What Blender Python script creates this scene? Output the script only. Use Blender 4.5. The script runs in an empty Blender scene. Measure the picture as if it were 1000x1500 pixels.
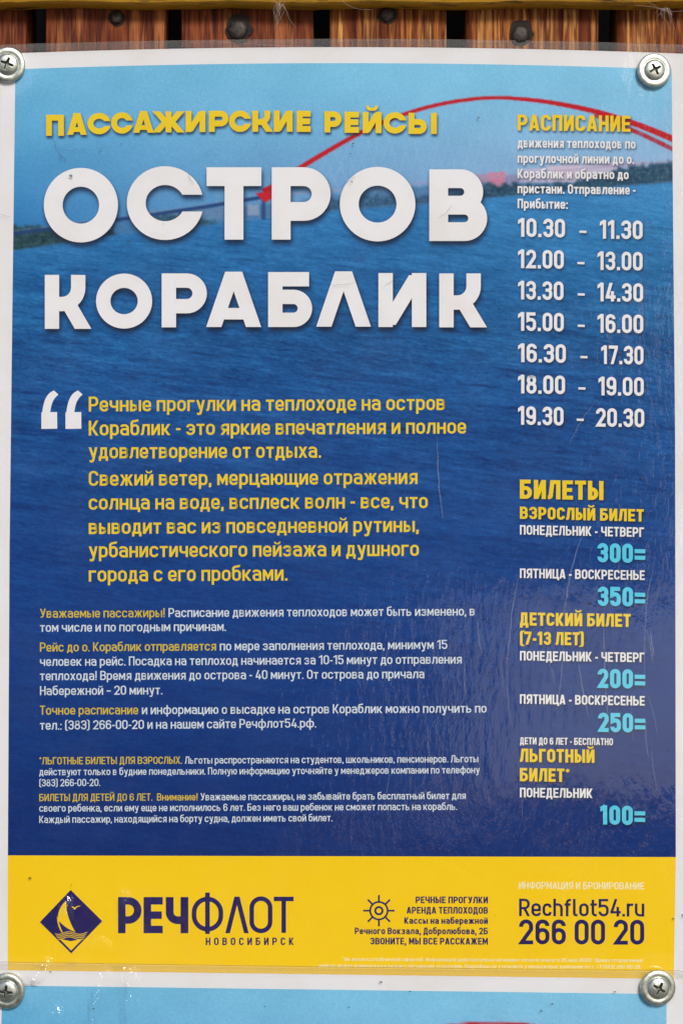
import bpy, math, random
import numpy as np
from mathutils import Matrix, Vector
R = math.radians
random.seed(4); rng = np.random.default_rng(7)
scn = bpy.context.scene
col = scn.collection
scn.unit_settings.system = 'METRIC'

# ------------------------------------------------------------------ camera
# The board is built upright in its own frame (x right, z up, front towards -y) and leans back a little.
LEAN = Matrix.Translation((0, 0, 1.35)) @ Matrix.Rotation(R(-10), 4, 'X')
DIST, TILT, FRAME = 0.60, R(1.9), 0.315
cam = bpy.data.cameras.new('camera'); camo = bpy.data.objects.new('camera', cam); col.objects.link(camo)
cam.sensor_fit = 'VERTICAL'; cam.sensor_height = 36; cam.lens = 36 * DIST / FRAME
cam.clip_start = 0.01; cam.clip_end = 400
CP = np.array([0.0, -DIST * math.cos(TILT), -DIST * math.sin(TILT)])
camo.matrix_world = LEAN @ Matrix.Translation(CP.tolist()) @ Matrix.Rotation(R(90) + TILT, 4, 'X')
scn.camera = camo

# ------------------------------------------------------------------ daylight
SUN_EL, SUN_ROT = R(40), R(163)
w = bpy.data.worlds.new('World'); scn.world = w; w.use_nodes = True
nt = w.node_tree; nt.nodes.clear()
sky = nt.nodes.new('ShaderNodeTexSky'); sky.sky_type = 'NISHITA'; sky.sun_disc = False
sky.sun_elevation = SUN_EL; sky.sun_rotation = SUN_ROT; sky.air_density = 1.2; sky.dust_density = 3.0; sky.ozone_density = 1.0
bg = nt.nodes.new('ShaderNodeBackground'); bg.inputs[1].default_value = 0.10
wo = nt.nodes.new('ShaderNodeOutputWorld')
nt.links.new(sky.outputs[0], bg.inputs[0]); nt.links.new(bg.outputs[0], wo.inputs[0])
sl = bpy.data.lights.new('sun', 'SUN'); sl.energy = 2.0; sl.angle = R(13); sl.color = (1.0, 0.97, 0.93)
so = bpy.data.objects.new('sun', sl); col.objects.link(so)
tosun = Vector((math.sin(SUN_ROT) * math.cos(SUN_EL), math.cos(SUN_ROT) * math.cos(SUN_EL), math.sin(SUN_EL)))
so.rotation_euler = tosun.to_track_quat('Z', 'Y').to_euler(); so.location = (1, -2, 4)
scn.view_settings.view_transform = 'Standard'; scn.view_settings.look = 'None'
scn.view_settings.exposure = 0.08; scn.view_settings.gamma = 1.0
scn.cycles.transparent_max_bounces = 24

# ------------------------------------------------------------------ helpers
def at(px, py, d=0.0):
    """board point (board frame) under a photo point, on the plane d in front of the slats"""
    px = np.asarray(px, float); py = np.asarray(py, float)
    k = FRAME / DIST / 1500.0
    a = (px - 500) * k; b = (750 - py) * k
    c, s = math.cos(TILT), math.sin(TILT)
    dy = c - b * s; dz = s + b * c
    t = (-d - CP[1]) / dy
    return np.stack([CP[0] + t * a, np.full_like(t, -1.0) * d, CP[2] + t * dz], -1)
def at_out(px, py, dist):
    """world point that the flat film mirrors at a photo point"""
    p = at(px, py); v = p - CP; v = v / np.linalg.norm(v); v[1] = -v[1]
    return LEAN @ Vector((p + v * dist).tolist())
def mesh(name, V, F, mat=None, smooth=False, parent=None, origin=None):
    V = np.asarray(V, np.float64).reshape(-1, 3)
    if origin is not None: V = V - np.asarray(origin)
    me = bpy.data.meshes.new(name); F = np.asarray(F, np.int32) if not isinstance(F, list) else F
    if isinstance(F, list):
        me.from_pydata(V.tolist(), [], F)
    else:
        n, k = F.shape
        me.vertices.add(len(V)); me.vertices.foreach_set('co', V.astype(np.float32).ravel())
        me.loops.add(n * k); me.loops.foreach_set('vertex_index', F.ravel())
        me.polygons.add(n); me.polygons.foreach_set('loop_start', np.arange(0, n * k, k, dtype=np.int32))
        me.polygons.foreach_set('loop_total', np.full(n, k, dtype=np.int32))
        me.update(calc_edges=True)
    me.polygons.foreach_set('use_smooth', np.full(len(me.polygons), bool(smooth)))
    if mat: me.materials.append(mat)
    o = bpy.data.objects.new(name, me); col.objects.link(o)
    if parent: o.parent = parent
    if name == 'web_strands': o['kind'] = 'stuff'
    return o
def thing(name, label, cat, loc=(0, 0, 0), group=None, lean=True, rot=0):
    o = bpy.data.objects.new(name, None); col.objects.link(o); o.empty_display_size = 0.01
    m = Matrix.Translation(loc) @ Matrix.Rotation(rot, 4, 'Y')
    o.matrix_world = (LEAN @ m) if lean else m
    o['label'] = label; o['category'] = cat
    if group: o['group'] = group
    return o
def grid_faces(nx, ny, off=0):
    i, j = np.meshgrid(np.arange(nx - 1), np.arange(ny - 1))
    a = (j * nx + i).ravel() + off
    return np.stack([a, a + nx, a + nx + 1, a + 1], 1)      # front towards -y
def lin(c):
    c = np.asarray(c, float) / 255.0
    return np.where(c <= 0.04045, c / 12.92, ((c + 0.055) / 1.055) ** 2.4)
def boxv(x0, x1, y0, y1, z0, z1):
    V = [(x, y, z) for x in (x0, x1) for y in (y0, y1) for z in (z0, z1)]
    F = [(0, 1, 3, 2), (4, 6, 7, 5), (0, 4, 5, 1), (2, 3, 7, 6), (0, 2, 6, 4), (1, 5, 7, 3)]
    return V, F

# ------------------------------------------------------------------ materials
def newmat(name):
    m = bpy.data.materials.new(name); m.use_nodes = True
    n = m.node_tree; b = n.nodes['Principled BSDF']
    return m, n, b
def N(n, t, **k):
    x = n.nodes.new(t)
    for a, v in k.items():
        if a.startswith('i_'): x.inputs[int(a[2:]) if a[2:].isdigit() else a[2:]].default_value = v
        else: setattr(x, a, v)
    return x
def coords(n, scale=(1, 1, 1)):
    t = N(n, 'ShaderNodeTexCoord'); m = N(n, 'ShaderNodeMapping'); m.inputs['Scale'].default_value = scale
    n.links.new(t.outputs['Object'], m.inputs[0]); return m.outputs[0]
def noise(n, vec, sc, det=3, rough=.5):
    x = N(n, 'ShaderNodeTexNoise'); x.inputs['Scale'].default_value = sc; x.inputs['Detail'].default_value = det
    x.inputs['Roughness'].default_value = rough; n.links.new(vec, x.inputs['Vector']); return x.outputs['Fac']
def ramp(n, fac, stops):
    x = N(n, 'ShaderNodeValToRGB'); e = x.color_ramp.elements
    while len(e) < len(stops): e.new(0.5)
    for q, (p, c) in zip(e, stops): q.position = p; q.color = (*c, 1) if len(c) == 3 else c
    n.links.new(fac, x.inputs[0]); return x.outputs[0]
def mix(n, a, b, fac, mode='MIX'):
    x = N(n, 'ShaderNodeMix', data_type='RGBA', blend_type=mode)
    for s, v in ((0, fac), (6, a), (7, b)):
        if hasattr(v, 'links'): n.links.new(v, x.inputs[s])
        else: x.inputs[s].default_value = v if s == 0 else (*v, 1)
    return x.outputs[2]
def ink(name, rgb, grain=.10, stain=.10):
    m, n, b = newmat(name); c = tuple(lin(rgb))
    v = coords(n)
    g = noise(n, v, 2600, 2)
    g2 = noise(n, v, 55, 5, .6)
    x = mix(n, c, tuple(q * (1 - grain) for q in c), g)
    x = mix(n, x, tuple(q * (1 - stain) * f for q, f in zip(c, (1, .98, .94))), ramp(n, g2, [(.45, (0, 0, 0)), (.7, (1, 1, 1))]))
    n.links.new(x, b.inputs['Base Color']); b.inputs['Roughness'].default_value = .65
    b.inputs['Specular IOR Level'].default_value = .15
    return m
WHITE = ink('white_print', (238, 238, 242)); YEL = ink('yellow_print', (240, 208, 44)); CYAN = ink('cyan_print', (92, 208, 240))
YEL_S = ink('small_yellow_print', (216, 190, 56)); WHITE_S = ink('small_white_print', (214, 226, 236)); NAVY = ink('navy_print', (38, 30, 96)); PALE = ink('pale_print', (250, 240, 190)); PAPER = ink('paper', (231, 231, 235), .03, .05)
FOOT = ink('footer_yellow', (248, 207, 22), .08, .05)

def photo_mat():
    m, n, b = newmat('printed_photo_ink')
    a = N(n, 'ShaderNodeAttribute'); a.attribute_name = 'ink'
    v = coords(n)
    g = noise(n, v, 2300, 3, .7)
    f = ramp(n, g, [(.3, (.86, .86, .86)), (.7, (1.12, 1.12, 1.12))])
    x = mix(n, a.outputs['Color'], f, 1.0, 'MULTIPLY')
    n.links.new(x, b.inputs['Base Color']); b.inputs['Roughness'].default_value = .6
    b.inputs['Specular IOR Level'].default_value = .15
    return m
PHOTO = photo_mat()

def film_mat(name, crink):
    """clear laminating film: mirrors by Fresnel, lets the rest through; wrinkled where handled"""
    m, n, b = newmat(name); n.nodes.remove(b)
    out = n.nodes['Material Output']
    v = coords(n)
    big = noise(n, v, 22, 2, .5)
    fine = noise(n, coords(n, (1, 1, .45)), 210, 3, .6)
    bump1 = N(n, 'ShaderNodeBump'); bump1.inputs['Strength'].default_value = .35; bump1.inputs['Distance'].default_value = .0009
    n.links.new(big, bump1.inputs['Height'])
    bump2 = N(n, 'ShaderNodeBump'); bump2.inputs['Strength'].default_value = .045; bump2.inputs['Distance'].default_value = .0004
    n.links.new(fine, bump2.inputs['Height']); n.links.new(bump1.outputs[0], bump2.inputs['Normal'])
    at_ = N(n, 'ShaderNodeAttribute'); at_.attribute_name = 'crinkle'
    cr = noise(n, coords(n, (1.6, 1, .6)), 230, 4, .6)
    cm = N(n, 'ShaderNodeMath', operation='MULTIPLY'); n.links.new(cr, cm.inputs[0]); n.links.new(at_.outputs['Fac'], cm.inputs[1])
    bump3 = N(n, 'ShaderNodeBump'); bump3.inputs['Strength'].default_value = 1.0; bump3.inputs['Distance'].default_value = crink
    n.links.new(cm.outputs[0], bump3.inputs['Height']); n.links.new(bump2.outputs[0], bump3.inputs['Normal'])
    gl = N(n, 'ShaderNodeBsdfGlossy'); gl.inputs['Roughness'].default_value = .03
    n.links.new(bump3.outputs[0], gl.inputs['Normal'])
    tr = N(n, 'ShaderNodeBsdfTransparent'); tr.inputs[0].default_value = (.985, .985, .98, 1)
    fr = N(n, 'ShaderNodeFresnel'); ge = N(n, 'ShaderNodeNewGeometry'); mr = N(n, 'ShaderNodeMapRange'); mr.inputs[3].default_value = 1.62; mr.inputs[4].default_value = 1 / 1.62
    n.links.new(ge.outputs['Backfacing'], mr.inputs[0]); n.links.new(mr.outputs[0], fr.inputs[0])   # a film has the same index on either side
    n.links.new(bump3.outputs[0], fr.inputs['Normal'])
    ms = N(n, 'ShaderNodeMixShader'); n.links.new(fr.outputs[0], ms.inputs[0]); n.links.new(tr.outputs[0], ms.inputs[1]); n.links.new(gl.outputs[0], ms.inputs[2])
    df = N(n, 'ShaderNodeBsdfDiffuse'); df.inputs[0].default_value = (.75, .75, .74, 1)
    haze = ramp(n, noise(n, v, 45, 5, .7), [(.45, (.001,) * 3), (.82, (.016,) * 3)])
    ra = N(n, 'ShaderNodeAttribute'); ra.attribute_name = 'rim'; rm = N(n, 'ShaderNodeMath', operation='MULTIPLY_ADD'); rm.inputs[1].default_value = .11   # the pouch rim beyond the paper is a little milky
    n.links.new(ra.outputs['Fac'], rm.inputs[0]); n.links.new(haze, rm.inputs[2]); haze = rm.outputs[0]
    m2 = N(n, 'ShaderNodeMixShader'); n.links.new(haze, m2.inputs[0]); n.links.new(ms.outputs[0], m2.inputs[1]); n.links.new(df.outputs[0], m2.inputs[2])
    n.links.new(m2.outputs[0], out.inputs[0])
    return m
FILM = film_mat('laminating_film', .0044)
def veil_mat(name, rgb, alpha):
    m, n, b = newmat(name); b.inputs['Base Color'].default_value = (*lin(rgb), 1); b.inputs['Alpha'].default_value = alpha
    b.inputs['Roughness'].default_value = .5
    return m
SCR = veil_mat('scratch_white', (235, 238, 245), .10); DIRT = veil_mat('dirt_brown', (50, 42, 36), .75); DIRT2 = veil_mat('dirt_faint', (60, 60, 60), .3)
EDGE = veil_mat('film_edge', (110, 95, 85), .45)

# ------------------------------------------------------------------ stroke lettering
def arcpath(pts, closed=False, seg=5):
    n = len(pts); out = []
    for i, p in enumerate(pts):
        x, y = p[0], p[1]; r = p[2] if len(p) > 2 else 0
        if r <= 0 or (not closed and i in (0, n - 1)): out.append((x, y)); continue
        a = np.array(pts[i - 1][:2], float); c = np.array(pts[(i + 1) % n][:2], float); q = np.array((x, y), float)
        u = a - q; v = c - q; lu, lv = np.linalg.norm(u), np.linalg.norm(v)
        if lu < 1e-6 or lv < 1e-6: out.append((x, y)); continue
        u /= lu; v /= lv; ang = math.acos(max(-1, min(1, float(u @ v))))
        d = min(r / math.tan(ang / 2), lu * .999, lv * .999); rr = d * math.tan(ang / 2)
        cen = q + (u + v) / np.linalg.norm(u + v) * (rr / math.sin(ang / 2))
        s0 = q + u * d - cen; s1 = q + v * d - cen
        a0 = math.atan2(s0[1], s0[0]); a1 = math.atan2(s1[1], s1[0]); da = (a1 - a0 + math.pi) % (2 * math.pi) - math.pi
        for k in range(seg + 1):
            t = a0 + da * k / seg; out.append((cen[0] + rr * math.cos(t), cen[1] + rr * math.sin(t)))
    res = [out[0]]
    for p in out[1:]:
        if abs(p[0] - res[-1][0]) + abs(p[1] - res[-1][1]) > 1e-5: res.append(p)
    if closed and abs(res[0][0] - res[-1][0]) + abs(res[0][1] - res[-1][1]) < 1e-5: res.pop()
    return res
def ribbon(P, s, closed=False, flat=True):
    P = np.asarray(P, float); n = len(P); Lf = []; Rt = []
    def unit(v): return v / (np.linalg.norm(v) + 1e-12)
    for i in range(n):
        if closed or 0 < i < n - 1:
            d0 = unit(P[i] - P[i - 1]); d1 = unit(P[(i + 1) % n] - P[i]); n0 = np.array((-d0[1], d0[0])); n1 = np.array((-d1[1], d1[0]))
            m = unit(n0 + n1); k = 1 / max(.38, float(m @ n0)); off = m * k * s / 2
        else:
            d = unit(P[1] - P[0]) if i == 0 else unit(P[-1] - P[-2])
            if flat and abs(d[1]) > (.62 if flat == 2 else .35):
                off = np.array((-1.0 if d[1] > 0 else 1.0, 0)) * (s / 2 / abs(d[1]))
            elif flat and abs(d[0]) > .5:
                off = np.array((0, 1.0 if d[0] > 0 else -1.0)) * (s / 2 / abs(d[0]))
            else: off = np.array((-d[1], d[0])) * s / 2
        Lf.append(P[i] + off); Rt.append(P[i] - off)
    q = []
    for i in range(n if closed else n - 1):
        j = (i + 1) % n; q.append((Lf[i], Rt[i], Rt[j], Lf[j]))
    return q
XH = .745
def glyph(ch, s):
    """condensed rounded grotesque: returns (advance, [(points, closed)]) in cap heights"""
    up = ch.upper(); low = ch != up and 'а' <= ch <= 'я'
    same = low and ch not in 'абеурф'
    h = XH if low else 1.0
    W = .515 if low else .56
    L = s / 2; b = 0; t = h; B = s / 2; T = h - s / 2; M = h * .5
    def R_(w): return w - s / 2
    w = W; Rr = R_(w); rr = min((w - s) / 2, .21); P = []
    def A(*p, c=False): P.append((list(p), c))
    def O(w, x=0, T=T, B=B): r = min((w - s) / 2, .22); A((x + L, B, r), (x + w - L, B, r), (x + w - L, T, r), (x + L, T, r), c=True)
    if ch == ' ': return .25, []
    if ch in '.': return s + .1, [([(.05 + s / 2, 0), (.05 + s / 2, s * 1.05)], False)]
    if ch == ',': return s + .1, [([(.05 + s * .35, -s), (.05 + s / 2, s * 1.05)], False)]
    if ch == ':': return s + .1, [([(.05 + s / 2, 0), (.05 + s / 2, s)], False), ([(.05 + s / 2, .5), (.05 + s / 2, .5 + s)], False)]
    if ch == '!': return s + .12, [([(.06 + s / 2, 0), (.06 + s / 2, s)], False), ([(.06 + s / 2, s * 1.7), (.06 + s / 2, 1)], False)]
    if ch == '-': return .36, [([(.05, .40), (.31, .40)], False)]
    if ch == '–': return .5, [([(.05, .42), (.45, .42)], False)]
    if ch == '+': return .5, [([(.05, .45), (.45, .45)], False), ([(.25, .25), (.25, .65)], False)]
    if ch == '=': return .62, [([(.04, .28), (.58, .28)], False), ([(.04, .62), (.58, .62)], False)]
    if ch == '(': return .32, [([(.28, 1.06), (.05 + L, .95, .2), (.05 + L, 0, .2), (.28, -.11)], False)]
    if ch == ')': return .32, [([(.04, 1.06), (.27 - L, .95, .2), (.27 - L, 0, .2), (.04, -.11)], False)]
    if ch == '*':
        return .36, [([(.18 - .14 * math.cos(a), .85 - .14 * math.sin(a)), (.18 + .14 * math.cos(a), .85 + .14 * math.sin(a))], False) for a in (R(90), R(30), R(150))]
    if ch.isdigit():
        T = 1 - s / 2; w = .54; Rr = w - s / 2; r = min((w - s) / 2, .22)
        if ch == '0': O(w, T=T)
        elif ch == '1': w = .36; A((w - L - .02, 0), (w - L - .02, 1)); A((.02, .80), (w - L - .02, .80 + .26), ) if False else A((.0, .78), (w - L - .04, .96 - s * .15))
        elif ch == '2': A((L, .70), (L, T, r), (Rr, T, r), (Rr, .60, .12), (L * 1.3, B), (w, B))
        elif ch == '3': A((L, .72), (L, T, r), (Rr, T, r), (Rr, .525, .14), (.17, .525)); A((.17, .525), (Rr, .525, .16), (Rr, B, r), (L, B, r), (L, .29))
        elif ch == '4': A((.30, 1), (L * 1.1, .27)); A((0, .24), (w + .01, .24)); A((Rr - .08, 0), (Rr - .08, .55))
        elif ch == '5': A((w - .03, T), (L + .01, T), (L + .01, .57), (.2, .61), (Rr, .61, r), (Rr, B, r), (L, B, r), (L, .28))
        elif ch == '6': A((L, .58, r), (Rr, .58, r), (Rr, B, r), (L, B, r), c=True); A((Rr, .74), (Rr, T, r), (L, T, r), (L, .3))
        elif ch == '7': A((0, T), (Rr, T), (Rr, .85, .1), (.2, 0))
        elif ch == '8': A((L + .02, .53, r), (Rr - .02, .53, r), (Rr - .02, T, r), (L + .02, T, r), c=True); A((L, B, r), (Rr, B, r), (Rr, .53, r), (L, .53, r), c=True)
        elif ch == '9': A((L, .42, r), (Rr, .42, r), (Rr, T, r), (L, T, r), c=True); A((L, .26), (L, B, r), (Rr, B, r), (Rr, .7))
        return w + .09, [([(q[0] + .045, *q[1:]) for q in p], c) for p, c in P]
    k = ch if ('a' <= ch <= 'z' or (low and not same)) else up
    if k in 'ОO': O(w)
    elif k in 'СC': A((Rr, h * .69), (Rr, T, rr), (L, T, rr), (L, B, rr), (Rr, B, rr), (Rr, h * .31))
    elif k in 'РP': A((L, 0), (L, t)); A((L, T), (Rr, T, .2), (Rr, h * .42, .2), (L, h * .42))
    elif k == 'R': A((L, 0), (L, t)); A((L, T), (Rr, T, .2), (Rr, h * .46, .2), (L, h * .46)); A((w * .5, h * .46), (w - .06, 0))
    elif k == 'И': hw = s * .55; A((L, 0), (L, t)); A((Rr, 0), (Rr, t)); A((hw, s * .1), (w - hw, t - s * .1))
    elif k == 'Й': hw = s * .55; A((L, 0), (L, t)); A((Rr, 0), (Rr, t)); A((hw, s * .1), (w - hw, t - s * .1)); A((w * .20, t + .25), (w * .27, t + .12, .1), (w * .73, t + .12, .1), (w * .80, t + .25))
    elif k == 'К': A((L, 0), (L, t)); A((L, h * .44), (w * .42, h * .50, .05), (w - s * .55, t)); A((w * .36, h * .50), (w - s * .5, 0))
    elif k == 'А': w = .58 ; A((s * .5, 0), (w / 2 - s * .12, t)); A((w - s * .5, 0), (w / 2 + s * .12, t)); A((w * .22, h * .24), (w * .78, h * .24))
    elif k == 'Л': w = W * 1.04; Rr = R_(w); A((0, B), (w * .16 + s * .15, B, .08), (w * .27 + s * .25, T), (Rr, T), (Rr, 0))
    elif k == 'Д': w = .60 if not low else .56; A((w * .18, B), (w * .28, h * .4, .3), (w * .30, T), (w - s * .5 - .07, T), (w - s * .5 - .07, B)); A((0, B), (w, B)); A((L, 0), (L, -.17)); A((w - L, 0), (w - L, -.17))
    elif k == 'Б': A((L, 0), (L, t)); A((L, T), (w * .9, T)); A((L, B), (Rr, B, .2), (Rr, h * .56, .2), (L, h * .56))
    elif k == 'В': A((L, 0), (L, t)); A((L, T), (Rr - .02, T, .16), (Rr - .02, h * .525, .14), (L, h * .525)); A((w * .4, h * .525), (Rr, h * .525, .16), (Rr, B, .18), (L, B))
    elif k == 'Г': w *= .84; A((L, 0), (L, T), (w, T))
    elif k in 'ЕE': w *= .88; A((w, T), (L, T), (L, B), (w, B)); A((L, M), (w * .92, M))
    elif k == 'Ж': w = .82 if not low else .76; c = w / 2; A((c, 0), (c, t)); A((s * .55, t), (c * .72, h * .53)); A((c * .66, h * .53), (s * .55, 0)); A((w - s * .55, t), (w - c * .72, h * .53)); A((w - c * .66, h * .53), (w - s * .55, 0)); A((c * .6, h * .52), (w - c * .6, h * .52))
    elif k == 'З': A((L, h * .72), (L, T, rr), (Rr, T, rr), (Rr, h * .525, .14), (w * .36, h * .525)); A((w * .4, h * .525), (Rr, h * .525, .15), (Rr, B, rr), (L, B, rr), (L, h * .28))
    elif k == 'Н': A((L, 0), (L, t)); A((Rr, 0), (Rr, t)); A((L, M), (Rr, M))
    elif k == 'П': A((L, 0), (L, T), (Rr, T), (Rr, 0))
    elif k == 'Т': w *= .92; A((0, T), (w, T)); A((w / 2, 0), (w / 2, T))
    elif k == 'М': w = .68 if not low else .62; A((L, 0), (L, t)); A((w - L, 0), (w - L, t)); A((s * .5, t), (w / 2, h * .28), (w - s * .5, t))
    elif k == 'У': A((s * .5, t), (w * .53, h * .34)); A((w - s * .5, t), (w * .50, h * .12, .1), (w * .12, B))
    elif k == 'Х': A((s * .5, 0), (w - s * .55, t)); A((s * .55, t), (w - s * .5, 0))
    elif k == 'Ц': A((L, t), (L, B), (Rr, B), (Rr, t)); A((Rr - .04, B), (w + .07 - L * .7, B), (w + .07 - L * .7, -.17)); w += .05
    elif k == 'Ч': A((Rr, 0), (Rr, t)); A((L, t), (L, h * .42, .16), (Rr, h * .42))
    elif k == 'Ш': w = .78 if not low else .74; A((L, t), (L, B), (w - L, B), (w - L, t)); A((w / 2, B), (w / 2, t))
    elif k == 'Щ': w = .78 if not low else .74; A((L, t), (L, B), (w - L, B), (w - L, t)); A((w / 2, B), (w / 2, t)); A((w - L - .02, B), (w + .07 - L * .7, B), (w + .07 - L * .7, -.17)); w += .05
    elif k == 'Ь': A((L, t), (L, 0)); A((L, B), (Rr, B, .2), (Rr, h * .56, .2), (L, h * .56))
    elif k == 'Ъ': A((w * .2, t), (w * .2, 0)); A((0, T), (w * .2, T)); A((w * .2, B), (Rr, B, .2), (Rr, h * .56, .2), (w * .2, h * .56))
    elif k == 'Ы': w = .72 if not low else .66; q = w * .66; A((L, t), (L, 0)); A((L, B), (q - L, B, .2), (q - L, h * .56, .2), (L, h * .56)); A((w - L, 0), (w - L, t))
    elif k == 'Э': A((L, h * .70), (L, T, rr), (Rr, T, rr), (Rr, B, rr), (L, B, rr), (L, h * .30)); A((w * .35, M), (Rr, M))
    elif k == 'Ю': w = .78 if not low else .72; A((L, 0), (L, t)); A((L, M), (w * .36, M)); O(w * .66, w * .34)
    elif k == 'Я': A((Rr, 0), (Rr, t)); A((Rr, T), (L, T, .2), (L, h * .44, .2), (Rr, h * .44)); A((w * .55, h * .44), (s * .5 + .01, 0))
    elif k == 'Ф': w = .76; A((w / 2, -.03), (w / 2, 1.03)); O(w, T=.88 - s / 2, B=.12 + s / 2)
    elif ch == 'а': A((L, h * .76), (L, T, rr), (Rr, T, rr), (Rr, 0)); A((Rr, h * .56), (L, h * .56, .14), (L, B, .16), (Rr, B))
    elif ch == 'б': O(w); A((w * .9, 1.0), (L, .92, .14), (L, h * .5))
    elif ch in 'еe': h = XH; T = h - s / 2; w = .5; Rr = w - s / 2; rr = (w - s) / 2; A((L, h * .47), (Rr, h * .47), (Rr, T, rr), (L, T, rr), (L, B, rr), (Rr, B, rr), (Rr, h * .27))
    elif ch == 'р': O(w); A((L, -.25), (L, t))
    elif ch == 'у': A((s * .5, t), (w * .53, h * .14)); A((w - s * .5, t), (w * .48, -.2, .08), (w * .1, -.25 + s / 2))
    elif ch == 'ф': w = .78; A((w / 2, -.25), (w / 2, 1.0)); O(w)
    elif ch == 'c': h = XH; T = h - s / 2; w = .48; Rr = w - s / 2; A((Rr, h * .67), (Rr, T, rr), (L, T, rr), (L, B, rr), (Rr, B, rr), (Rr, h * .33))
    elif ch == 'h': w = .5; Rr = w - L; A((L, 0), (L, 1)); A((L, XH - L), (Rr, XH - L, .2), (Rr, 0))
    elif ch == 'f': w = .34; A((w * .42, 0), (w * .42, 1 - L, .14), (w, 1 - L)); A((0, XH - L), (w * .95, XH - L))
    elif ch == 'l': w = .26; A((L + .02, 1), (L + .02, B, .1), (w, B))
    elif ch == 'o': w = .5; O(w, T=XH - L)
    elif ch == 't': w = .34; A((w * .4, .95), (w * .4, B, .14), (w, B)); A((0, XH - L), (w, XH - L))
    elif ch == 'r': w = .34; A((L, 0), (L, XH)); A((L, XH * .7), (L, XH - L, .18), (w, XH - L))
    elif ch == 'u': w = .5; Rr = w - L; A((Rr, 0), (Rr, XH)); A((L, XH), (L, B, .2), (Rr, B))
    return w + .09, [([(q[0] + .045, *q[1:]) for q in p], c) for p, c in P]

SHADOW = []                 # printed drop shadows, gathered from the lettering: (quads, dx, dy, sigma, opacity)
def line_quads(txt, x0, y0, x1, y1, cap, s, track=0.0):
    sg = s / cap; items = []; X = 0
    for ch in txt:
        adv, P = glyph(ch, sg)
        if adv > .1 and not P and ch != ' ': print('NO GLYPH', ch)
        items.append((X, P)); X += adv + track
    tot = X - track - .10; kx = (x1 - x0) / tot
    if abs(kx / cap - 1) > .22: print('fit', txt[:20], round(kx / cap, 2))
    Q = []
    seg = 3 if cap < 12 else (4 if cap < 20 else 6)
    CH = txt
    for X_i, (gx, P) in enumerate(items):
        for li, (pts, c) in enumerate(P):
            nb = 3 if (CH[X_i] in 'Йй') else -1; ch = CH[X_i]
            star = ch == '*'; sharp = 2 if ch in '14*' else True
            for quad in ribbon(arcpath(pts, c, seg), .075 if star else (sg * (.62 if li == nb else 1)), c, False if star else sharp):
                Q.append((li, [(x0 + (p[0] + gx - .05) * kx, y0 + (y1 - y0) * (p[0] + gx) / tot - p[1] * cap) for p in quad]))
    return Q
def ellipse(cx, cy, rx, ry, a0, a1, n=28):
    return [(cx + rx * math.cos(R(a0 + (a1 - a0) * k / n)), cy + ry * math.sin(R(a0 + (a1 - a0) * k / n))) for k in range(n + 1)]
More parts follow.
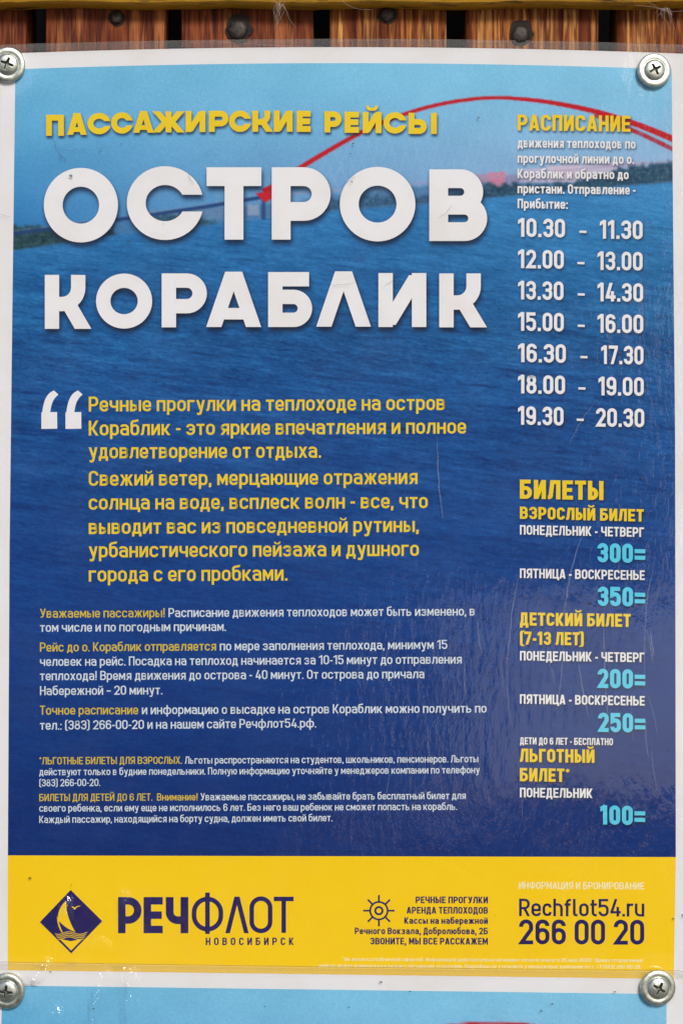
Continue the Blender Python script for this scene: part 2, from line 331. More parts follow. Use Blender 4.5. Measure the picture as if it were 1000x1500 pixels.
def wide(ch, w, h, s, thin=None):
    """wide geometric capitals of the headline, in print units, y up"""
    L = s / 2; T = h - L; B = L; P = []
    def A(*p, c=False, sw=None): P.append((arcpath(list(p), c, 9), c, sw or s))
    if ch == 'О': P.append((ellipse(w / 2, h / 2, w / 2 - L, h / 2 - L + h * .01, 0, 360, 56)[:-1], True, s))
    elif ch == 'С': P.append((ellipse(w * .53, h / 2, w * .53 - L, h / 2 - L + h * .01, 47, 313, 44), False, s)); 
    elif ch == 'Т': A((0, T), (w, T)); A((w / 2, 0), (w / 2, T))
    elif ch == 'Р': A((L, 0), (L, h)); A((L, T), (w - L, T, 1e3), (w - L, h * .40 - h * .5 + L + h * .23, 1e3), (L, h * .26 + L)) if False else A((L, T), (w - L, T, (T - h * .26 - L) / 2), (w - L, h * .26 + L, (T - h * .26 - L) / 2), (L, h * .26 + L))
    elif ch == 'В':
        A((L, 0), (L, h)); m = h * .50
        A((L, T), (w * .93 - L, T, (T - m) / 2), (w * .93 - L, m, (T - m) / 2), (L, m)); A((L, m), (w - L, m, (m - B) / 2), (w - L, B, (m - B) / 2), (L, B))
    elif ch == 'К':
        A((L, 0), (L, h)); A((w * .86 - L, h), (w * .86 - L, h * .46 , h * .30), (L, h * .46)); A((w * .48, h * .50), (w - s * .62, 0))
    elif ch == 'А': A((s * .58, 0), (w / 2 - s * .06, h)); A((w - s * .58, 0), (w / 2 + s * .06, h)); A((w * .26, h * .24), (w * .74, h * .24), sw=s * .8)
    elif ch == 'Л': A((s * .58, 0), (w / 2 - s * .06, h)); A((w - s * .58, 0), (w / 2 + s * .06, h))
    elif ch == 'Б': A((L, 0), (L, h)); A((L, T), (w * .93, T)); m = h * .60 - L * .4; A((L, m), (w - L, m, (m - B) / 2), (w - L, B, (m - B) / 2), (L, B))
    elif ch == 'И': A((L, 0), (L, h)); A((w - L, 0), (w - L, h)); A((s * .62, s * .15), (w - s * .62, h - s * .15))
    elif ch == 'Й': A((L, 0), (L, h)); A((w - L, 0), (w - L, h)); A((s * .62, s * .15), (w - s * .62, h - s * .15)); A((w * .26, h * 1.30), (w * .30, h * 1.13, h * .1), (w * .70, h * 1.13, h * .1), (w * .74, h * 1.30), sw=s * .5)
    elif ch == 'П': A((L, 0), (L, T), (w - L, T), (w - L, 0))
    elif ch == 'Е': A((w, T), (L, T), (L, B), (w, B)); A((L, h / 2), (w * .95, h / 2))
    elif ch == 'Ж':
        c = w / 2; A((c, 0), (c, h)); A((s * .6, h), (c * .8, h / 2)); A((c * .8, h / 2), (s * .6, 0)); A((w - s * .6, h), (w - c * .8, h / 2)); A((w - c * .8, h / 2), (w - s * .6, 0))
    elif ch == 'Ы': A((L, 0), (L, h)); m = h * .62 - L * .4; q = w * .64; A((L, m), (q - L, m, (m - B) / 2), (q - L, B, (m - B) / 2), (L, B)); A((w - L, 0), (w - L, h))
    elif ch == 'Ч': A((w - L, 0), (w - L, h)); A((L, h), (L, h * .36, h * .22), (w - L, h * .36))
    elif ch == 'о': A((L, B, w / 2 - L), (w - L, B, w / 2 - L), (w - L, T, w / 2 - L), (L, T, w / 2 - L), c=True)
    elif ch == 'ф': A((w / 2, -h * .07), (w / 2, h * 1.12)); r = w / 2 - L; A((L, B, r), (w - L, B, r), (w - L, T, r), (L, T, r), c=True)
    return P
def word_quads(spec, s):
    """spec: (char, x0, x1, y_base, height[, stroke])"""
    Q = []
    for it in spec:
        ch, x0, x1, yb, h = it[:5]; ss = it[5] if len(it) > 5 else s
        if ch == 'С':       # round C with level-cut terminals
            w = x1 - x0; A_ = []; B_ = []; n = 44; ro = h / 2 * 1.01; rx = w * .53; ri = ro - ss; rxi = rx - ss
            def ang(r): return math.asin(h * .115 / r), 2 * math.pi - math.asin(h * .115 / r)
            oa, ob = ang(ro); ia, ib = ang(ri)
            for k in range(n + 1):
                t = k / n; a = oa + (ob - oa) * t; c = ia + (ib - ia) * t
                A_.append((x0 + rx + rx * math.cos(a), yb - h / 2 - ro * math.sin(a))); B_.append((x0 + rx + rxi * math.cos(c), yb - h / 2 - ri * math.sin(c)))
            Q += [(0, [A_[i], B_[i], B_[i + 1], A_[i + 1]]) for i in range(n)]; continue
        for li, (pts, c, sw) in enumerate(wide(ch, x1 - x0, h, ss)):
            for quad in ribbon(pts, sw, c): Q.append((li, [(x0 + p[0], yb - p[1]) for p in quad]))
    return Q
def q_mesh(name, Q, mat, thing_, depth, warp=None, org=(0, 0, 0)):
    n = len(Q); P = np.array([q[1] for q in Q], float).reshape(-1, 2)
    if warp: P = warp(P)
    V = at(P[:, 0], P[:, 1], depth)
    V[:, 1] -= np.repeat([q[0] * 3e-6 for q in Q], 4)
    F = np.arange(4 * n, dtype=np.int32).reshape(-1, 4)
    a = V[F[:, 0]]; u = V[F[:, 1]] - a; v = V[F[:, 2]] - a; u2 = V[F[:, 3]] - a
    ny = np.cross(u, v)[:, 1] + np.cross(v, u2)[:, 1]
    F[ny > 0] = F[ny > 0][:, ::-1]
    return mesh(name, V, F, mat, parent=thing_, origin=org)

# ---- the words of the poster, measured along their baselines
T_ = []   # (name, colour, quads, shadow)
def words(name, mat, txt, x0, y0, x1, y1, cap, s, sh=None, track=0.0):
    T_.append((name, mat, line_quads(txt, x0, y0, x1, y1, cap, s, track), sh))
SH1 = (1.2, 2.6, 1.5, .75); SH2 = (1.0, 2.0, 1.3, .75); SHT = (1.5, 6.0, 3.2, .88); SHH = (1.0, 3.4, 1.6, .8)
hb = [('П', 67.7, 94, 199, 31), ('А', 98, 128, 197.5, 32), ('С', 128.5, 160.5, 196.5, 31), ('С', 163, 193, 195.5, 31), ('А', 194.7, 226, 194.5, 32), ('Ж', 224, 270, 194, 31),
      ('И', 272, 301, 193.5, 31), ('Р', 306, 334.6, 193.2, 31), ('С', 335.4, 366, 193, 31), ('К', 369.5, 400, 193, 31), ('И', 401, 428.5, 193, 31), ('Е', 434.5, 455, 193.2, 31),
      ('Р', 475, 500, 194, 31), ('Е', 504.5, 525.5, 194.5, 31), ('Й', 531, 558.5, 195, 31), ('С', 561.5, 593, 195.4, 31), ('Ы', 598, 639.5, 196.2, 31)]
T_.append(('headline', YEL, word_quads(hb, 8.6), SHH))
T_.append(('title_word', WHITE, word_quads([('О', 64.6, 173, 354, 107), ('С', 186, 291.6, 351, 107), ('Т', 302.7, 382.8, 351, 106), ('Р', 398, 484, 351, 106),
      ('О', 497.6, 608, 352.5, 107), ('В', 628.4, 713, 353, 105)], 27.5), SHT))
T_.append(('title_word', WHITE, word_quads([('К', 66, 135, 481.7, 79), ('О', 141, 223, 480.5, 79), ('Р', 237, 303, 479.5, 79), ('А', 301, 383.6, 479, 81), ('Б', 392.7, 457, 479, 80.5),
      ('Л', 462, 544, 478.5, 81), ('И', 554, 624, 479, 79), ('К', 643, 713.6, 479.5, 79)], 21), SHT))
words('heading', YEL, 'РАСПИСАНИЕ', 757.6, 191, 922.6, 193, 23.5, 4.3, SH1)
for t, x1, y0, y1 in (('движения теплоходов по', 930, 216, 217.7), ('прогулочной линии до о.', 928, 238.5, 240), ('Кораблик и обратно до', 920, 261, 262.6), ('пристани. Отправление -', 930, 283, 285), ('Прибытие:', 831, 305, 306)):
    words('text_line', WHITE, t, 757.6, y0, x1, y1, 14, 2.4, SH2)
for i, (a, ax, d0, b_, bx0, bx1) in enumerate((('10.30', 826.8, 848, '11.30', 878, 940.3), ('12.00', 825, 845, '13.00', 874.6, 940.3), ('13.30', 824.6, 845.5, '14.30', 874.6, 941), ('15.00', 825, 845.5, '16.00', 874.6, 941.3),
        ('16.30', 828, 849.5, '17.30', 880, 941.6), ('18.00', 826.8, 846.5, '19.00', 876, 942), ('19.30', 824.6, 844, '20.30', 872.4, 942.7))):
    yb = 346.7 + 45.9 * i; s = 4.7
    Q = line_quads(a, 758.4, yb, ax, yb + 1.3, 27.3, s) + line_quads(b_, bx0, yb + 2.8, bx1, yb + 3.8, 27.3, s)
    Q.append((0, [(d0, yb - 9.5 + .5), (d0 + 10.3, yb - 9.2 + .5), (d0 + 10.3, yb - 5.9 + .5), (d0, yb - 6.2 + .5)]))
    T_.append(('timetable_row', WHITE, Q, SH1))
W2 = 'ПОНЕДЕЛЬНИК - ЧЕТВЕРГ'; W3 = 'ПЯТНИЦА - ВОСКРЕСЕНЬЕ'
words('heading', YEL, 'БИЛЕТЫ', 761, 730.4, 883, 732.6, 28, 5.6, SH1)
words('heading', YEL, 'ВЗРОСЛЫЙ БИЛЕТ', 761, 760, 942, 764, 18, 3.5, SH1)
words('heading', YEL, 'ДЕТСКИЙ БИЛЕТ', 761, 916, 923, 918.3, 19, 3.7, SH1)
words('heading', YEL, '(7-13 ЛЕТ)', 761, 944, 854.4, 945.3, 19, 3.7, SH1)
words('heading', YEL, 'ЛЬГОТНЫЙ', 761, 1116, 870, 1117.5, 19.5, 3.8, SH1)
words('heading', YEL, 'БИЛЕТ*', 761, 1144.3, 833.5, 1145.5, 19.5, 3.8, SH1)
words('text_line', WHITE, W2, 761, 783, 942.5, 786.6, 14, 2.4, SH2)
words('text_line', WHITE, W3, 761, 846.6, 943.5, 849.6, 14, 2.4, SH2)
words('text_line', WHITE, W2, 761, 967.5, 943, 970, 14, 2.4, SH2)
words('text_line', WHITE, W3, 761, 1030.8, 943.5, 1033.6, 14, 2.4, SH2)
words('text_line', WHITE, 'ДЕТИ ДО 6 ЛЕТ - БЕСПЛАТНО', 761, 1090.3, 897, 1091.7, 10.3, 1.8, SH2)
words('text_line', WHITE, 'ПОНЕДЕЛЬНИК', 761, 1167.8, 867, 1169, 14, 2.4, SH2)
for t, x0, y0, y1 in (('300=', 874.5, 823.5, 825), ('350=', 875, 887.3, 888.8), ('200=', 874.8, 1007.6, 1009), ('250=', 875.5, 1072, 1073.4), ('100=', 878.8, 1207.6, 1209)):
    words('price', CYAN, t, x0, y0, 944, y1, 28.2, 5.9, SH1)
for t, x1, y0, y1 in (('Речные прогулки на теплоходе на остров', 651.5, 602.8, 600.6), ('Кораблик - это яркие впечатления и полное', 682, 638, 635), ('удовлетворение от отдыха.', 470, 671.6, 670.4),
        ('Свежий ветер, мерцающие отражения', 611, 711.6, 709), ('солнца на воде, всплеск волн - все, что', 626, 746.6, 744.2), ('выводит вас из повседневной рутины,', 613, 782.4, 779.2),
        ('урбанистического пейзажа и душного', 613, 816.6, 814.2), ('города с его пробками.', 421, 852, 850.4)):
    words('text_line', YEL, t, 130.5, y0, x1, y1, 21.8, 3.05)
def two(y0, y1, xs, xe, xend, a, b_, cap, s):
    ym = y0 + (y1 - y0) * (xe - xs) / (xend - xs)
    words('text_line', YEL_S, a, xs, y0, xe, ym, cap, s); words('text_line', WHITE_S, b_, xe + cap * .42, ym, xend, y1, cap, s)
two(905, 901.6, 59, 241.5, 695, 'Уважаемые пассажиры!', 'Расписание движения теплоходов может быть изменено, в', 13.3, 1.72)
words('text_line', WHITE_S, 'том числе и по погодным причинам.', 59, 925.6, 331, 924.2, 13.3, 1.72)
two(954.6, 950.6, 59, 316.5, 654.6, 'Рейс до о. Кораблик отправляется', 'по мере заполнения теплохода, минимум 15', 13.3, 1.72)
words('text_line', WHITE_S, 'человек на рейс. Посадка на теплоход начинается за 10-15 минут до отправления', 59, 975.6, 675.7, 972, 13.3, 1.72)
words('text_line', WHITE_S, 'теплохода! Время движения до острова - 40 минут. От острова до причала', 59, 996.6, 621, 993.5, 13.3, 1.72)
words('text_line', WHITE_S, 'Набережной – 20 минут.', 59, 1018.4, 238, 1017.2, 13.3, 1.72)
two(1047, 1043.8, 59, 202.6, 712, 'Точное расписание', 'и информацию о высадке на остров Кораблик можно получить по', 13.3, 1.72)
words('text_line', WHITE_S, 'тел.: (383) 266-00-20 и на нашем сайте Речфлот54.рф.', 59, 1069, 463, 1065.6, 13.3, 1.72)
two(1119.8, 1116.6, 58, 266.6, 700, '*ЛЬГОТНЫЕ БИЛЕТЫ ДЛЯ ВЗРОСЛЫХ.', 'Льготы распространяются на студентов, школьников, пенсионеров. Льготы', 10.6, 1.4)
words('text_line', WHITE_S, 'действуют только в будние понедельники. Полную информацию уточняйте у менеджеров компании по телефону', 58, 1135.8, 702, 1132.8, 10.6, 1.4)
words('text_line', WHITE_S, '(383) 266-00-20.', 58, 1152, 147, 1151.4, 10.6, 1.4)
two(1173.6, 1170.5, 58, 289.5, 681.7, 'БИЛЕТЫ ДЛЯ ДЕТЕЙ ДО 6 ЛЕТ.  Внимание!', 'Уважаемые пассажиры, не забывайте брать бесплатный билет для', 10.6, 1.4)
words('text_line', WHITE_S, 'своего ребенка, если ему еще не исполнилось 6 лет. Без него ваш ребенок не сможет попасть на корабль.', 58, 1189, 669, 1186.4, 10.6, 1.4)
words('text_line', WHITE_S, 'Каждый пассажир, находящийся на борту судна, должен иметь свой билет.', 58, 1205.6, 486.7, 1203, 10.6, 1.4)
for t, x0, yb, cap in (('РЕЧНЫЕ ПРОГУЛКИ', 608.6, 1323, 9.8), ('АРЕНДА ТЕПЛОХОДОВ', 595.4, 1338.2, 9.8), ('Кассы на набережной', 592, 1353.2, 9.6), ('Речного Вокзала, Добролюбова, 2Б', 519.5, 1368.4, 9.8), ('ЗВОНИТЕ, МЫ ВСЕ РАССКАЖЕМ', 541.9, 1383.4, 9.8)):
    words('text_line', NAVY, t, x0, yb, 714, yb + .3, cap, 1.75)
words('text_line', PALE, 'ИНФОРМАЦИЯ И БРОНИРОВАНИЕ', 759.5, 1302, 942.6, 1303, 10.4, 1.6)
words('web_address', NAVY, 'Rechflot54.ru', 760, 1342, 942.8, 1342.6, 25.6, 3.5)
words('phone_number', NAVY, '266 00 20', 760, 1383.2, 942.6, 1383.8, 36.5, 5.7)
words('fine_print', PALE, '*Не является публичной офертой. Информация действительна на момент печати плаката 05 мая 2020г. Время отправления', 501.5, 1407.6, 940, 1409.4, 5.4, .8)
words('fine_print', PALE, 'рейсов может изменяться в связи с погодными условиями. Подробности уточняйте у менеджеров компании по т. +7 (383) 266-00-20.', 467, 1416.8, 938.5, 1419, 5.4, .8)
T_.append(('logo_word', NAVY, word_quads([('Р', 173.2, 207.5, 1367, 53, 11), ('Е', 210.5, 238.6, 1367, 53, 11), ('Ч', 243, 276, 1367, 53, 11.4), ('ф', 281, 327, 1364.5, 51, 6.8), ('Л', 329.6, 364.7, 1367, 53.5, 6.6), ('о', 365.4, 399, 1367, 54, 6.6), ('Т', 401, 430, 1366.5, 53, 6.6)], 11), None))
words('logo_word', NAVY, 'НОВОСИБИРСК', 301.5, 1384.5, 430, 1384.3, 11, 1.9, None, .36)
# ship's wheel
Q = [(0, q) for q in ribbon(ellipse(554.7, 1334, 12.8, 12.8, 0, 360, 40)[:-1], 2.6, True)] + [(0, q) for q in ribbon(ellipse(554.7, 1334, 5.3, 5.3, 0, 360, 28)[:-1], 2.9, True)]
for k in range(8):
    a = R(45 * k); Q += [(1, q) for q in ribbon([(554.7 + r * math.cos(a), 1334 + r * math.sin(a)) for r in (12, 17, 22)], 2.5, False, False)]
    Q += [(2, q) for q in ribbon(ellipse(554.7 + 21.6 * math.cos(a), 1334 + 21.6 * math.sin(a), .75, .75, 0, 360, 10)[:-1], 1.5, True)]
T_.append(('ship_wheel_symbol', NAVY, Q, None))
def fan(P, li=0):
    c = np.mean(P, 0); return [(li, [tuple(c), P[i], P[(i + 1) % len(P)], ((P[(i + 1) % len(P)][0] + c[0]) / 2, (P[(i + 1) % len(P)][1] + c[1]) / 2)]) for i in range(len(P))]
def strip(A_, B_, li=0): return [(li, [A_[i], B_[i], B_[i + 1], A_[i + 1]]) for i in range(len(A_) - 1)]
def bez(p, n=12):
    p = np.array(p, float); out = []
    for k in range(n + 1):
        t = k / n; q = p.copy()
        while len(q) > 1: q = q[:-1] * (1 - t) + q[1:] * t
        out.append(tuple(q[0]))
    return out
def em(x, y): return (30 + x / 4.762, 1280 + y / 4.762)
T_.append(('emblem_diamond', NAVY, [(0, [em(352, 112), em(137, 337), em(355, 555), em(572, 330)])], None))
Q = strip(bez([em(316, 190), em(268, 235), em(254, 300), em(268, 330)]), bez([em(319, 190), em(326, 240), em(325, 300), em(322, 372)]), 1)
Q += strip(bez([em(270, 328), em(300, 362), em(330, 385), em(384, 406)]), bez([em(322, 240), em(330, 300), em(360, 370), em(385, 406)]), 2)
Q += strip(bez([em(257, 292), em(256, 340), em(268, 380), em(292, 411)]), bez([em(268, 322), em(272, 350), em(284, 385), em(298, 410)]), 3)
Q += [(4, [em(275, 454), em(355, 535), em(437, 452), em(355, 470)])]
for k in range(4):
    xs = np.linspace(242 + k * 8, 468 - k * 8, 25); ys = 413 + k * 12 - 9 * np.cos((xs - 242) / 226 * 2 * math.pi * 1.5 + 2.2)
    Q += [(5, q) for q in ribbon([em(x, y) for x, y in zip(xs, ys)], .95, False)]
Q += strip(bez([em(358, 228), em(372, 224), em(378, 240), em(382, 236)]), bez([em(358, 231), em(368, 232), em(376, 252), em(380, 250)]), 5)
Q += strip(bez([em(378, 246), em(384, 222), em(400, 226), em(420, 222)]), bez([em(382, 250), em(390, 232), em(402, 229), em(420, 225)]), 6)
T_.append(('emblem_sail', FOOT, Q, None))
Q = []
for dx in (0, 35.3):
    Q += strip(bez([(79.5 + dx, 572), (66 + dx, 577), (61.5 + dx, 592), (61 + dx, 628)]), bez([(86 + dx, 578), (76 + dx, 586), (73 + dx, 595), (73 + dx, 628)]))
    Q += [(1, [(61 + dx, 604), (84 + dx, 603.5), (84.2 + dx, 628), (61 + dx, 628.3)])]
T_.append(('quotation_mark', WHITE, Q, None))

# ------------------------------------------------------------------ the printed river photograph (colours of ink on the sheet)
H_, W_ = 1290, 1000
yy, xx = np.mgrid[0:H_, 0:W_].astype(float)
def gblur(a, s):
    if s <= 0: return a
    r = int(3 * s + 1); k = np.exp(-.5 * (np.arange(-r, r + 1) / s) ** 2); k /= k.sum()
    for ax in (0, 1):
        p = [(0, 0), (0, 0)]; p[ax] = (r, r); b_ = np.pad(a, p, 'edge'); o = np.zeros_like(a)
        for i, kk in enumerate(k): o += kk * (b_[i:i + a.shape[0], :] if ax == 0 else b_[:, i:i + a.shape[1]])
        a = o
    return a
def fnoise(fx, fy, seed, slope=0.0, p=1.0):
    """band limited noise with wavelengths about fx, fy"""
    g = np.random.default_rng(seed).standard_normal((H_, W_))
    ky = np.fft.fftfreq(H_)[:, None]; kx = np.fft.fftfreq(W_)[None, :]
    ky2 = ky + slope * 0; kx2 = kx + slope * ky
    rr2 = (kx2 * fx) ** 2 + (ky2 * fy) ** 2
    f = np.fft.ifft2(np.fft.fft2(g) / (1 + rr2) ** (1.3 * p)).real
    f -= f.mean(); return f / f.std()
def fill_quads(quads, dx=0, dy=0):
    m = np.zeros((H_, W_))
    for q in quads:
        q = np.asarray(q) + (dx, dy)
        x0, y0 = np.floor(q.min(0)).astype(int); x1, y1 = np.ceil(q.max(0)).astype(int) + 1
        x0 = max(x0, 0); y0 = max(y0, 0); x1 = min(x1, W_); y1 = min(y1, H_)
        if x0 >= x1 or y0 >= y1: continue
        X, Y = xx[y0:y1, x0:x1], yy[y0:y1, x0:x1]; sgn = None; inside = np.full(X.shape, 9.0)
        area = 0
        for i in range(4): area += q[i][0] * q[(i + 1) % 4][1] - q[(i + 1) % 4][0] * q[i][1]
        sg = 1 if area > 0 else -1
        for i in range(4):
            e = q[(i + 1) % 4] - q[i]; l = np.hypot(*e)
            if l < 1e-6: continue
            inside = np.minimum(inside, sg * (e[0] * (Y - q[i][1]) - e[1] * (X - q[i][0])) / l)
        m[y0:y1, x0:x1] = np.maximum(m[y0:y1, x0:x1], np.clip(inside + .5, 0, 1))
    return m
def curve(pts):
    p = np.array(pts, float); return lambda x: np.interp(x, p[:, 0], p[:, 1])
def ribm(pts, s):      # a stroked line as coverage
    return fill_quads(ribbon(pts, s, False, False))
def over(img, m, c): return img * (1 - m[..., None]) + np.asarray(c, float) * m[..., None]
def grad(stops, v):
    s = np.array([a for a, _ in stops], float); c = np.array([b_ for _, b_ in stops], float)
    return np.stack([np.interp(v, s, c[:, k]) for k in range(3)], -1)
fx_ = np.clip(xx / 1000, 0, 1)[..., None]
skyL = grad([(90, (110, 184, 222)), (180, (92, 170, 216)), (260, (66, 146, 202)), (340, (36, 118, 184))], yy)
skyR = grad([(90, (130, 200, 234)), (150, (134, 196, 232)), (215, (142, 186, 224)), (280, (148, 176, 214))], yy)
img = skyL * (1 - fx_ ** .8) + skyR * fx_ ** .8
img += (fnoise(120, 90, 1) * 2.0)[..., None]
shore = curve([(0, 369), (19, 367), (171, 344), (293, 330), (380, 321), (485, 308), (626, 298), (740, 287), (864, 276), (985, 266), (1000, 265)])
SH = shore(xx)
water = grad([(260, (54, 128, 190)), (330, (42, 120, 182)), (400, (30, 104, 166)), (480, (20, 90, 152)), (560, (15, 80, 146)), (700, (16, 72, 140)), (900, (10, 60, 132)), (1100, (8, 52, 122)), (1260, (8, 44, 112))], yy)
right = np.clip((xx - 550) / 450, 0, 1)[..., None]
water += right * np.array((8, 12, 8)) * np.clip(1 - (yy - 280) / 400, 0, 1)[..., None]
wv = fnoise(60, 7, 2, .12) * 4.6 + fnoise(24, 3, 3, .14) * 4.6 + fnoise(8, 1.6, 5, .1) * 5.2 + fnoise(240, 36, 4, .08) * 4
amp = np.interp(yy, [260, 340, 520, 800, 1000, 1260], [.35, .8, 1.1, .55, .32, .28])
water += (wv * amp)[..., None] * np.array((.75, 1.0, 1.15))
streak = np.clip(fnoise(160, 11, 12, .07) - 1.1, 0, 2) * np.interp(yy, [280, 400, 650, 800], [.3, 1, .8, .1])
water -= (streak * 14)[..., None] * np.array((.6, 1.0, 1.1))
img = np.where((yy > SH)[..., None], water, img)
# far bank: buildings, trees
def bank(top, c, soft=1.2, nz=6, seed=9, x0=0, x1=1000):
    t = top(xx) + fnoise(14, 14, seed) * nz * .35
    m = ((yy > t) & (yy < SH) & (xx > x0) & (xx < x1)).astype(float)
    return gblur(m, soft), c
m, c = bank(curve([(0, 338), (150, 322), (300, 306), (420, 296), (560, 278), (720, 262), (900, 250), (1000, 246)]), (62, 112, 160), 2, 5, 21); img = over(img, m * .7, c)
for x0, x1, yt, yb, c in ((690, 716, 256, 268, (168, 140, 172)), (714, 741, 253, 277, (206, 128, 154)), (742, 760, 258, 276, (150, 140, 178)), (760, 800, 248, 268, (196, 184, 212)), (800, 852, 243, 268, (206, 190, 212)), (852, 905, 241, 264, (198, 188, 212)), (905, 950, 238, 248, (160, 172, 206)),
                          (200, 262, 310, 326, (110, 142, 178)), (286, 330, 306, 322, (96, 134, 176)), (362, 380, 300, 316, (140, 160, 190))):
    mm = gblur(((xx > x0) & (xx < x1) & (yy > yt - (xx - x0) * .06) & (yy < yb)).astype(float), 1.0)
    img = over(img, mm * .95 * (1 + .10 * np.sin(xx * 1.3)) * .92, c)
for top, c, seed, x0, x1, al in ((curve([(0, 331), (40, 330), (110, 342), (170, 336), (200, 344), (1000, 400)]), (30, 66, 76), 31, 0, 175, .95), (curve([(150, 340), (230, 318), (262, 316), (300, 324), (330, 326)]), (36, 78, 104), 32, 215, 330, .9),
        (curve([(470, 300), (520, 287), (560, 285), (600, 288), (640, 284)]), (40, 82, 118), 33, 470, 640, .8), (curve([(620, 290), (700, 274), (735, 269), (800, 271), (860, 264), (892, 252), (940, 240), (985, 234)]), (34, 74, 100), 34, 640, 1000, .95)):
    m, _ = bank(top, c, 1.3, 7, seed, x0, x1); n2 = fnoise(7, 5, seed + 40) * 10
    img = img * (1 - (m * al)[..., None]) + (np.asarray(c, float) + n2[..., None] * .9) * (m * al)[..., None]
# bridge: deck, piers, arch, hangers
img = over(img, gblur(ribm([(15, 343), (90, 333), (200, 318), (300, 303), (383, 289)], 5.5), .7) * .95, (26, 62, 116))
img = over(img, gblur(ribm([(15, 339), (90, 329), (200, 314), (300, 299), (383, 285)], 1.6), .7) * .5, (120, 150, 190))
img = over(img, gblur(ribm([(383, 287), (600, 270), (800, 252), (985, 236)], 2.6), .8) * .6, (168, 150, 186))
for x, y0, y1, ww in ((386, 286, 322, 6), (92, 334, 350, 4), (165, 324, 344, 4), (265, 308, 332, 5)):
    img = over(img, gblur(ribm([(x, y0), (x, y1)], ww), .8) * .8, (34, 62, 112))
arch = [(379, 291), (400, 273), (440, 245), (480, 221), (520, 198), (560, 179), (600, 164), (640, 153), (680, 146), (727, 142), (796, 148), (864, 161), (918, 177), (955, 191), (990, 206)]
ax, ay = zip(*arch); rs = np.random.default_rng(3)
hm = np.zeros((H_, W_))
for k in range(34):
    xa = 440 + k * 15.5; ya = np.interp(xa, ax, ay)
    for dx in (-30, 26):
        xb = min(max(xa + dx + rs.uniform(-4, 4), 400), 984); hm = np.maximum(hm, ribm([(xa, ya), (xb, 286 - (xb - 383) * .083)], .9) * rs.uniform(.4, 1))
img = over(img, gblur(hm, .7) * .34, (214, 196, 214))
xs = np.linspace(385, 990, 60); ys = np.interp(xs, ax, ay); ys = np.convolve(np.pad(ys, 2, 'edge'), np.ones(5) / 5, 'valid'); ys[-2:] = np.interp(xs[-2:], ax, ay)
for i in range(59):
    wd = np.interp(xs[i], [385, 440, 520, 727, 860, 990], [9, 7.4, 6.2, 5.2, 7.4, 9.5])
    img = over(img, fill_quads(ribbon([(xs[i], ys[i]), (xs[i + 1] + .6, ys[i + 1])], wd, False, False)), (186, 16, 34))
img = over(img, gblur(ribm([(870, 168), (905, 182), (940, 197), (990, 221)], 6.5), .5) * (.82 + .1 * np.sin(xx * .3)), (172, 20, 40))
img = over(img, gblur(fill_quads([[(374, 283), (398, 280), (400, 290), (388, 297)]]), .7), (200, 26, 44))
# printed soft drop shadows under the lettering
lay = {}
for name, mt, Q, sh in T_:
    if sh: lay.setdefault(sh, []).extend(q[1] for q in Q)
for (dx, dy, sg, op), qs in lay.items():
    m = gblur(fill_quads(qs, dx, dy), sg) * op
    img = img * (1 - m[..., None]) + np.array((8, 22, 44)) * m[..., None]
img += (fnoise(3, 3, 77) * 2.2)[..., None]
IMG = lin(np.clip(img, 4, 250))
def sample(X, Y):
    X = np.clip(X, 0, W_ - 1.001); Y = np.clip(Y, 0, H_ - 1.001); i = X.astype(int); j = Y.astype(int); u = (X - i)[..., None]; v = (Y - j)[..., None]
    return (IMG[j, i] * (1 - u) + IMG[j, i + 1] * u) * (1 - v) + (IMG[j + 1, i] * (1 - u) + IMG[j + 1, i + 1] * u) * v

# ------------------------------------------------------------------ posters
eL = curve([(101, 23), (500, 18), (800, 14.5), (1254, 12), (1500, 11.5)]); eR = curve([(101, 983), (640, 988), (1254, 989), (1420, 986), (1500, 985)])
def bow(x, a=9.0): return -a * (1 - ((x - 503) / 480) ** 2)
def sheet(u0, u1, v0, v1, nx, ny, bottom, warp):
    """grid between the sheet's left and right edges; the top edge bows, further down it is straight"""
    u = np.linspace(0, 1, nx)[None, :] * np.ones((ny, 1)); v = np.linspace(0, 1, ny)[:, None] * np.ones((1, nx))
    Y = v0 + (v1 - v0) * v; X = (eL(Y) + u0) * (1 - u) + (eR(Y) + u1) * u
    top = bow(X) + 0; bt = (bottom[0] + (bottom[1] - bottom[0]) * u)
    Y2 = Y + top * (1 - v) ** 1.6 + bt * v
    P = np.stack([X, Y2], -1).reshape(-1, 2)
    return P
def unbow(P):      # the lower poster: same print, lying flat, turned a little, lapped over the foot of the upper one
    P = P.copy(); fade = np.clip(1 - (P[:, 1] - 100) / 1150, 0, 1) ** 1.6
    P[:, 1] -= bow(P[:, 0]) * fade
    a = R(.75); x = P[:, 0] - 23; y = P[:, 1] - 101.5
    return np.stack([4 + 1.012 * (x * math.cos(a) - y * math.sin(a)), 1443.5 + 1.012 * x * math.sin(a) + .95 * y * math.cos(a)], 1)
SCREWS = [(12, 95, 26.2, 20, False), (957, 103.5, 25.4, 62, False), (11, 1451, 26.2, 5, False), (962.5, 1446.5, 26, 30, False)]
